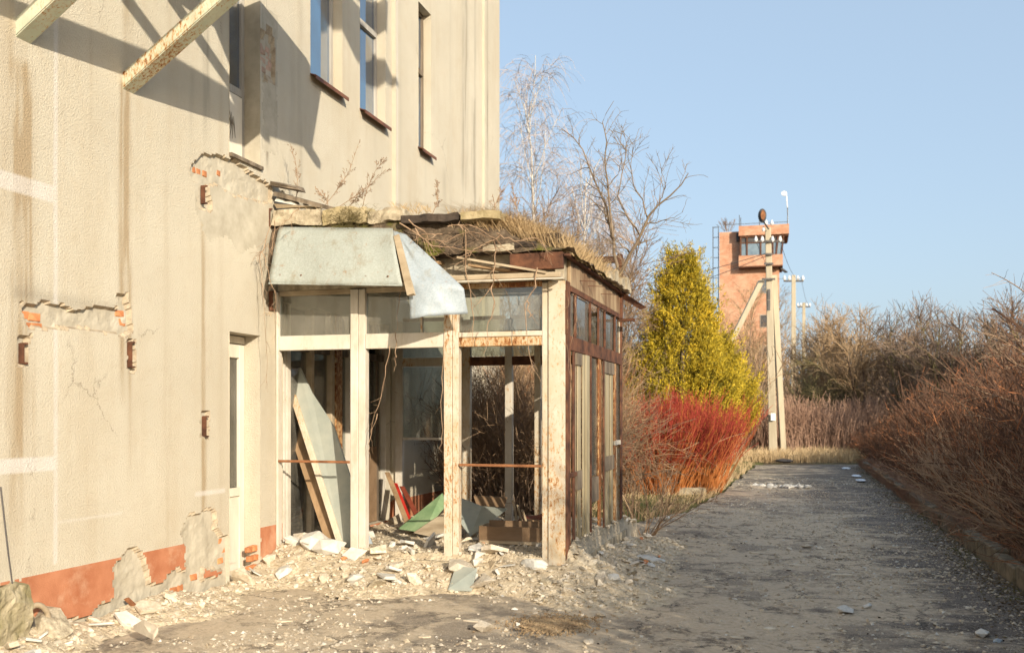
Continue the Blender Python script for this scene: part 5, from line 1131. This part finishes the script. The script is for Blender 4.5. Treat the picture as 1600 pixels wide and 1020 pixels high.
n_ = 900; X_ = rng.normal(-4.12, .12, n_); grass('parapet_moss', 'olive moss tuft hanging over the parapet joint', np.stack([X_, np.full(n_, PY - .13) + rng.normal(0, .02, n_), 3.5 + rng.normal(0, .05, n_)], 1), rng.uniform(.02, .09, n_), M_olive, 1.5, .003, 1.5)
u_ = rng.uniform(1160, 1400, 6000); D = 33 + 7 * rng.random(6000) ** 1.2; t_ = (u_ - 800) / F
grass('verge_grass', 'tall yellow dry grass at the end of the track', np.stack([(CA * t_ - SA) * D, (SA * t_ + CA) * D, np.zeros(6000) - .05], 1), rng.uniform(.12, .55, 6000), M_grass, .2, .010, .4)
Y_ = 12.5 + 20 * rng.random(7000); X_ = road_left(Y_) - .1 - 1.6 * rng.random(7000) ** 1.5; ok = fbm(X_ * 2, Y_ * 2) > .45
grass('side_grass', 'short dry grass along the left edge of the track', np.stack([X_, Y_, X_ * 0 - .03], 1)[ok], rng.uniform(.05, .28, ok.sum()), M_grass, .5, .005, .6)
Y_ = 9 + 23 * rng.random(6000); X_ = 2.18 + .5 * rng.random(6000)
grass('kerb_grass', 'brown dead grass behind the right kerb', np.stack([X_, Y_, X_ * 0 + .03], 1), rng.uniform(.1, .45, 6000), M_grassM, .5, .005, .6)
# tall dead weeds on the roof before the wall
for i, pts in enumerate(([(459, 330), (468, 300), (470, 265), (464, 235)], [(500, 330), (525, 300), (545, 270), (560, 225)], [(520, 330), (548, 308), (575, 285), (595, 260)], [(565, 330), (575, 300), (590, 272), (608, 256)], [(515, 330), (510, 312), (498, 300)], [(673, 340), (680, 315), (676, 285)], [(540, 330), (560, 312), (578, 306)], [(812, 345), (806, 318), (800, 290)], [(775, 342), (770, 318), (778, 295)])):
    Q = np.array([tuple(onY(u, v, PY + .12)) for u, v in pts]); tt = np.linspace(0, 1, 8); t_ = np.linspace(0, 1, len(Q)); Q = np.stack([np.interp(tt, t_, Q[:, k_]) for k_ in range(3)], 1)
    Q[:, 1] += .12 * tt * ((i % 3) - 1)
    e = empty('dead_weed', tuple(Q[0]), ['upright single weed stalk at the wall end of the roof', 'tallest slanting weed before the upper wall', 'long slanting weed under the second window', 'slender weed leaning under the second window', 'short weed near the parapet', 'lone thin weed left of the felt flap', 'low slanting weed over the mossy joint', 'seedy weed right of the building corner', 'small weed at the building corner'][i], 'plant')
    rr = np.linspace(.004, .0018, 8); q1, r1 = grow(Q[None], rr[None], 26, (.04, .14), (.3, .8), 3, .7, .25, up=.2, rmin=.0016); q2, r2 = grow(q1, r1, 90, (.01, .04), (.4, 1.2), 2, 1, .3, rmin=.0028)
    Geo().tubes(Q, rr, 4).tubes(q1, r1, 3).tubes(q2, r2 * 1.2, 3).build('stalk', M_vine, e)
# vines hanging over the porch front and wall
def vine(label, lines_, Yv, r0, ntw, mat=M_vine, dy=0):
    Qs = []
    for pts in lines_:
        Q = np.array([tuple(onY(u, v, Yv)) for u, v in pts]); tt = np.linspace(0, 1, 12); t_ = np.linspace(0, 1, len(Q)); Q = np.stack([np.interp(tt, t_, Q[:, k_]) for k_ in range(3)], 1) + rng.normal(0, .008, (12, 3)); Qs.append(Q)
    Qs = np.array(Qs); rr = np.linspace(r0, r0 * .35, 12)[None].repeat(len(Qs), 0)
    e = empty('vine', tuple(Qs[0][0]), label, 'vine'); G = Geo().tubes(Qs, rr, 5)
    if ntw: q1, r1 = grow(Qs, rr, ntw, (.06, .3), (.4, 1.1), 5, .6, .1, bend=-.08, jit=.2, rmin=.0018); G.tubes(q1, r1, 3)
    G.build('stems', mat, e)
vine('thick grey vine stems creeping over the dark roof edge', [[(625, 350), (660, 372), (690, 378), (735, 362), (760, 368)], [(648, 356), (672, 385), (700, 385), (740, 392), (790, 385)], [(640, 345), (665, 362), (675, 400), (683, 413)], [(780, 370), (750, 385), (730, 400), (712, 415)], [(775, 365), (800, 378), (840, 372), (862, 400)], [(700, 352), (730, 350), (770, 372), (800, 395)], [(690, 366), (660, 366), (640, 380)]], PY - .24, .0065, 90, M_vine)
vine('thin vine strands hanging from the roof over the right bay glass', [[(772, 375), (775, 410), (770, 445), (758, 462), (738, 480)], [(768, 445), (773, 470), (765, 500), (762, 530), (758, 550)], [(727, 360), (728, 420), (735, 460), (740, 500), (739, 540)], [(837, 420), (838, 445), (825, 470), (820, 500), (825, 540), (835, 575), (846, 595)], [(825, 470), (828, 495), (830, 492)]], PY - .2, .006, 22)
vine('thin vine strands hanging beside the torn tin sheet', [[(640, 445), (625, 455), (622, 480), (620, 515)], [(610, 540), (603, 580), (590, 640), (577, 675)], [(590, 645), (577, 690), (578, 718)], [(693, 540), (690, 600), (690, 680), (688, 705)], [(618, 520), (618, 560), (616, 580)]], PY - .06, .005, 10)
vine('dry creeper climbing down the wall edge left of the porch', [[(424, 350), (412, 390), (405, 400), (410, 440), (412, 470), (416, 530), (415, 605)], [(430, 345), (424, 400), (418, 380), (405, 405)], [(470, 320), (452, 340), (430, 360), (426, 390)], [(410, 395), (420, 430), (430, 460), (428, 530)]], PY - .5, .004, 40)
vine('thin red stem by the corner post side', [[(886, 450), (888, 490), (886, 540), (892, 590)], [(899, 465), (900, 500), (893, 540)]], PY + .0, .003, 6)

# ------------------------------------------------------------------ poles and wires
def pole(name, label, base, top, r0, r1, lean_pts=None, arms=True, group='concrete power poles'):
    e = empty(name, base, label, 'power pole', group); b = Vector(base); t = Vector(top) - b
    G = Geo(); h = t.z
    for (w0, w1, off) in ((r0, r1, 0),):
        V_ = []
        for zz, ww in ((-.3, w0), (h, w1)):
            for sx, sy in ((-1, -1), (1, -1), (1, 1), (-1, 1)): V_.append((t.x * zz / h + sx * ww, t.y * zz / h + sy * ww * .85, zz))
        G.add(V_, [(0, 3, 2, 1), (4, 5, 6, 7), (0, 1, 5, 4), (1, 2, 6, 5), (2, 3, 7, 6), (3, 0, 4, 7)])
    G.build('shaft', M_pole, e, local=True, bevel=.02); return e, t
def insul(e, p, s=1):
    Geo().tubes(np.array([(p[0], p[1], p[2]), (p[0], p[1], p[2] + .06 * s), (p[0], p[1], p[2] + .12 * s), (p[0], p[1], p[2] + .2 * s)]), np.array([.03, .07, .05, .025]) * s, 7).build('insulator', M_porc, e, local=True)
Bm = atD(1208, 648, 37.5); Bm.z = 0; Tm = atD(1200, 356, 37.5)
e, t = pole('power_pole', 'nearest tall concrete pole with braces and a street lamp on top', Bm, Tm, .16, .11)
rt = Vector((CA, SA, 0))
def loc(u, v, D=37.5): return atD(u, v, D) - Bm
for (u0, v0), (u1, v1), nm in (((1209, 430), (1224, 712), 'brace'), ((1190, 438), (1090, 640), 'brace')):
    a_, b_ = loc(u0, v0, 37.6), loc(u1, v1, 37.9); Geo().beam(tuple(b_), tuple(a_), tuple(rt * .11), .2).build(nm, M_pole, e, local=True, bevel=.015)
for v_, hw in ((377, 24), (397, 6), (412, 7), (436, 10)):
    c_ = loc(1201, v_, 37.32); Geo().beam(tuple(c_ - rt * hw * .025), tuple(c_ + rt * hw * .025), (0, 0, .035), .06).build('crossarm', M_iron, e, local=True)
for u_ in (1181, 1191, 1207, 1219): c_ = loc(u_, 378, 37.3); insul(e, c_, 1.1)
for u_, v_ in ((1193, 362), (1197, 352), (1206, 352)): insul(e, loc(u_, v_, 37.3), 1)
a_, b_ = loc(1201, 358, 37.3), loc(1192, 345, 37.0); Geo().tubes(np.array([a_, b_]), np.array([.03, .03]), 6).build('lamp_arm', M_iron, e, local=True)
lm = loc(1191, 337, 36.9); th, ph2 = np.meshgrid(np.linspace(0, np.pi, 9), np.linspace(0, 2 * np.pi, 13), indexing='ij')
V_ = np.stack([np.sin(th) * np.cos(ph2) * .16, np.sin(th) * np.sin(ph2) * .11, np.cos(th) * .27], -1); ii = np.arange(th.size).reshape(th.shape)
lh = Geo().add(V_.reshape(-1, 3) + np.array(lm), np.stack([ii[:-1, :-1], ii[1:, :-1], ii[1:, 1:], ii[:-1, 1:]], -1).reshape(-1, 4)).build('lamp_head', M_iron, e, local=True, smooth=True)
Geo().extrude([lm + rt * (.09 * math.cos(t2)) + Vector((0, 0, .19 * math.sin(t2))) + Vector((SA, -CA, 0)) * .1 for t2 in np.linspace(0, 6.28, 13)[:-1]], tuple(Vector((SA, -CA, 0)) * .02)).build('lamp_glass', M_rustL, lh, local=True)
c_ = loc(1208, 651, 37.25); Geo().beam(tuple(c_ - Vector((0, 0, .14))), tuple(c_ + Vector((0, 0, .14))), tuple(rt * .09), .02).build('number_plate', M_porc, e, local=True)
for v_ in (460, 477): c_ = loc(1201, v_, 37.25); Geo().beam(tuple(c_ - Vector((0, 0, .2))), tuple(c_ + Vector((0, 0, .2))), tuple(rt * .05), .08).build('bracket', M_iron, e, local=True)
for (u_, vt, D, lb, ah) in ((1240, 430, 58, 'middle distance concrete pole with white insulators', 17), (1256, 473, 82, 'farthest and thinnest concrete pole', 11)):
    B_ = atD(u_, 648, D); B_.z = 0; T_ = atD(u_, vt, D); e2, t2 = pole('power_pole', lb, B_, T_, .17, .12)
    Geo().beam(tuple(t2 - rt * ah * D / F * .9 - Vector((0, 0, .35))), tuple(t2 + rt * ah * D / F * .9 - Vector((0, 0, .35))), (0, 0, .05), .08).build('crossarm', M_iron, e2, local=True)
    for k_ in (-.85, -.4, .4, .85): insul(e2, t2 + rt * ah * D / F * k_ - Vector((0, 0, .3)), 1.4)
def wire(label, a, b, sag, r=.012):
    a, b = np.array(a), np.array(b); t_ = np.linspace(0, 1, 14)[:, None]; Q = a * (1 - t_) + b * t_; Q[:, 2] -= (4 * sag * t_ * (1 - t_))[:, 0]; o_ = Geo()
    o_.tubes(Q - a, np.full(14, r), 4); o2 = o_.build('overhead_wire', M_iron, None); o2.location = a; return tag(o2, label, 'wire')
wire('upper wire running left from the near pole behind the thuja', atD(1197, 396, 37.4), atD(820, 470, 40), .3); wire('lower wire running left from the near pole', atD(1197, 400, 37.4), atD(820, 500, 40), .4)
for i, (ua, ub) in enumerate(((1181, 1226), (1219, 1253))): wire(('left', 'right')[i] + ' wire from the near pole to the middle pole', atD(ua, 376, 37.3), atD(ub, 433, 58), .6, .009)
wire('wire between the two distant poles', atD(1252, 434, 58), atD(1266, 476, 82), .6, .009)

# ------------------------------------------------------------------ watch tower
D = 90; k_ = D / F
Bt = atD((1125 + 1216) / 2, 648, D); Bt.z = 0
tw = empty('brick_tower', Bt, 'orange brick tower with glazed lookout cabin and rusty ladder', 'tower', None, YAW - R(14.5))
X0, X1 = (1125 - 1170.5) * k_, (1216 - 1170.5) * k_; zz = lambda v: CH + (HOR - v) * k_
U = lambda u: (u - 1170.5) * k_
Geo().box(X0, X1, 0, 5.2, -.2, zz(361)).build('tower_wall', M_tower, tw, local=True)
yc = -.9
Geo().box(U(1155), U(1230), yc - .15, 3.6, zz(371), zz(356)).build('parapet', M_tower, tw, local=True)
Geo().box(U(1157), U(1229), yc, 3.4, zz(373.5), zz(371.5)).build('soffit', M_rust, tw, local=True)
Geo().box(U(1155), U(1221), yc, 3.2, zz(418), zz(401.5)).build('lower_wall', M_tower, tw, local=True)
Geo().box(U(1155), U(1221), yc - .02, 3.2, zz(420), zz(418.3)).build('rust_band', M_rust, tw, local=True)
for u_ in (1158, 1167.5, 1188, 1206, 1211, 1219): 
    Geo().beam((U(u_), yc + .1, zz(401.3)), (U(u_ + (3 if u_ > 1210 else 0)), yc + .05, zz(373.7)), (.07, 0, 0), .1).build('mullion', M_rust, tw, local=True)
for ua, ub in ((1158.5, 1167), (1168, 1187.5), (1188.5, 1205.5), (1206.5, 1219)):
    Geo().box(U(ua), U(ub), yc + .12, yc + .15, zz(401), zz(383)).build('lower_pane', M_towerpane, tw, local=True)
    Geo().box(U(ua), U(ub), yc + .12, yc + .15, zz(381), zz(374)).build('upper_pane', M_iron, tw, local=True)
Geo().box(U(1157.5), U(1220), yc + .08, yc + .14, zz(382.8), zz(381.2)).build('transom', M_rust, tw, local=True)
Geo().box(U(1157), U(1220), 2.8, 3.0, zz(401), zz(374)).build('cabin_back', M_dark, tw, local=True)
Geo().box(U(1151), U(1154.8), -.25, .4, zz(377), zz(364)).build('dark_box', M_iron, tw, local=True)
for (ua, ub, va, vb) in ((1188.5, 1197, 438, 458), (1188, 1197.5, 493, 511), (1188, 1197.5, 541, 560)):
    wf = Geo().box(U(ua) - .05, U(ub) + .05, -.05, .0, zz(vb) - .06, zz(va) + .06).build('window', M_mortar, tw, local=True)
    Geo().box(U(ua), U(ub), -.07, -.052, zz(vb), zz(va)).build('pane', M_glassT if va < 450 else M_iron, wf, local=True)
Lx0, Lx1 = U(1115), U(1123.5)
for x_ in (Lx0, Lx1): Geo().box(x_ - .035, x_ + .035, .2, .27, 3, zz(351)).build('ladder_rail', M_iron, tw, local=True)
v_ = 352
while v_ < 600: Geo().box(Lx0, Lx1, .21, .26, zz(v_) - .03, zz(v_) + .03).build('rung', M_iron, tw, local=True); v_ += 16
for u_, vt in ((1156, 338), (1158, 342), (1186, 340), (1228, 330)): Geo().box(U(u_) - .03, U(u_) + .03, -.8, -.74, zz(362), zz(vt)).build('railing_post', M_iron, tw, local=True)
for v_ in (352,): Geo().box(U(1135), U(1228), -.79, -.75, zz(v_) - .02, zz(v_) + .02).build('handrail', M_iron, tw, local=True)
Geo().tubes(np.array([(U(1228), -.7, zz(356)), (U(1228), -.7, zz(335)), (U(1226), -.7, zz(308))]), np.array([.05, .05, .06]), 6).build('mast', M_porc, tw, local=True)
Geo().extrude([(U(1223) + .26 * math.cos(a), -.75, zz(308) + .22 * math.sin(a)) for a in np.linspace(0, 6.28, 13)[:-1]], (0, .12, 0)).build('wind_disc', M_porc, tw, local=True)
Geo().beam((U(1214), 0, zz(418)), (U(1226), -.3, zz(428)), (.12, 0, 0), .2).build('floodlight_arm', M_iron, tw, local=True)
b_ = atD(1137, 361, D + 2); shrub('tower_shrub', 'tiny bare shrub growing on top of the tower wall', (b_.x, b_.y, b_.z), 22, 1.1, .7, (M_twigD, M_twig), nt_=5, r0=.02, rmin=.012)
# far roofs glimpsed behind the dogwood
b_ = atD(1012, 640, 60); Geo_ = empty('distant_shed', (b_.x, b_.y, 0), 'low reddish shed glimpsed behind the dogwood left of the thuja', 'shed')
Geo().box(-5, 5, 0, 6, 0, 3.1).build('wall', M_tower, Geo_, local=True)
Geo().extrude([(-5.3, -.3, 3.1), (-5.3, 6.3, 3.1), (-5.3, 3, 4.1)], (10.6, 0, 0)).build('roof', M_sill, Geo_, local=True)
Geo().box(-1, .2, -.04, -.003, .9, 2.2).build('window', M_glassB, Geo_, local=True)

p = onZ(862, 976, 0); P = np.stack([p.x + rng.normal(0, .14, 2600), p.y + rng.normal(0, .16, 2600), np.full(2600, .012)], 1)
M_sand = simple('brown_sand', (.24, .16, .09), (.40, .29, .17), 9, bump=0)
tag(scatter(P, .008 + .02 * rng.random(2600) ** 2, 1, (.4, .8)).build('brown_sand', [M_sand]), 'scatter of brown sand and leaf crumbs on the asphalt in the foreground', kind='stuff')

# leaf litter and earth crumbs gathered along the kerb, grass over it farther on
N = 9000; Y_ = 5 + 26 * rng.random(N) ** 1.4; X_ = 2.0 - np.abs(rng.normal(0, .22, N)) - .02; P = np.stack([X_, Y_, road_z(X_, Y_) + .004], 1)
sz = .012 + .03 * rng.random(N) ** 2; M_ = randrot(N, .4); V_ = np.einsum('nij,vj->nvi', M_, OV * np.array([1, .7, .25])) * sz[:, None, None] + P[:, None]
G = Geo().add(V_.reshape(-1, 3), (OF[None] + (np.arange(N) * 6)[:, None, None]).reshape(-1, 3))
tag(G.build('leaf_litter', M_earth), 'dark leaf litter and earth gathered along the kerb', kind='stuff')
Y_ = 13 + 19 * rng.random(9000); X_ = 2.02 + .22 * rng.random(9000) - .12 * rng.random(9000) * (Y_ > 15); ok = fbm(X_ * 2, Y_ * 1.3) > .44
grass('kerb_side_grass', 'dead grass creeping over the far kerb', np.stack([X_, Y_, X_ * 0 + .02], 1)[ok], rng.uniform(.15, .42, ok.sum()), M_grassM, .6, .005, 1.0)
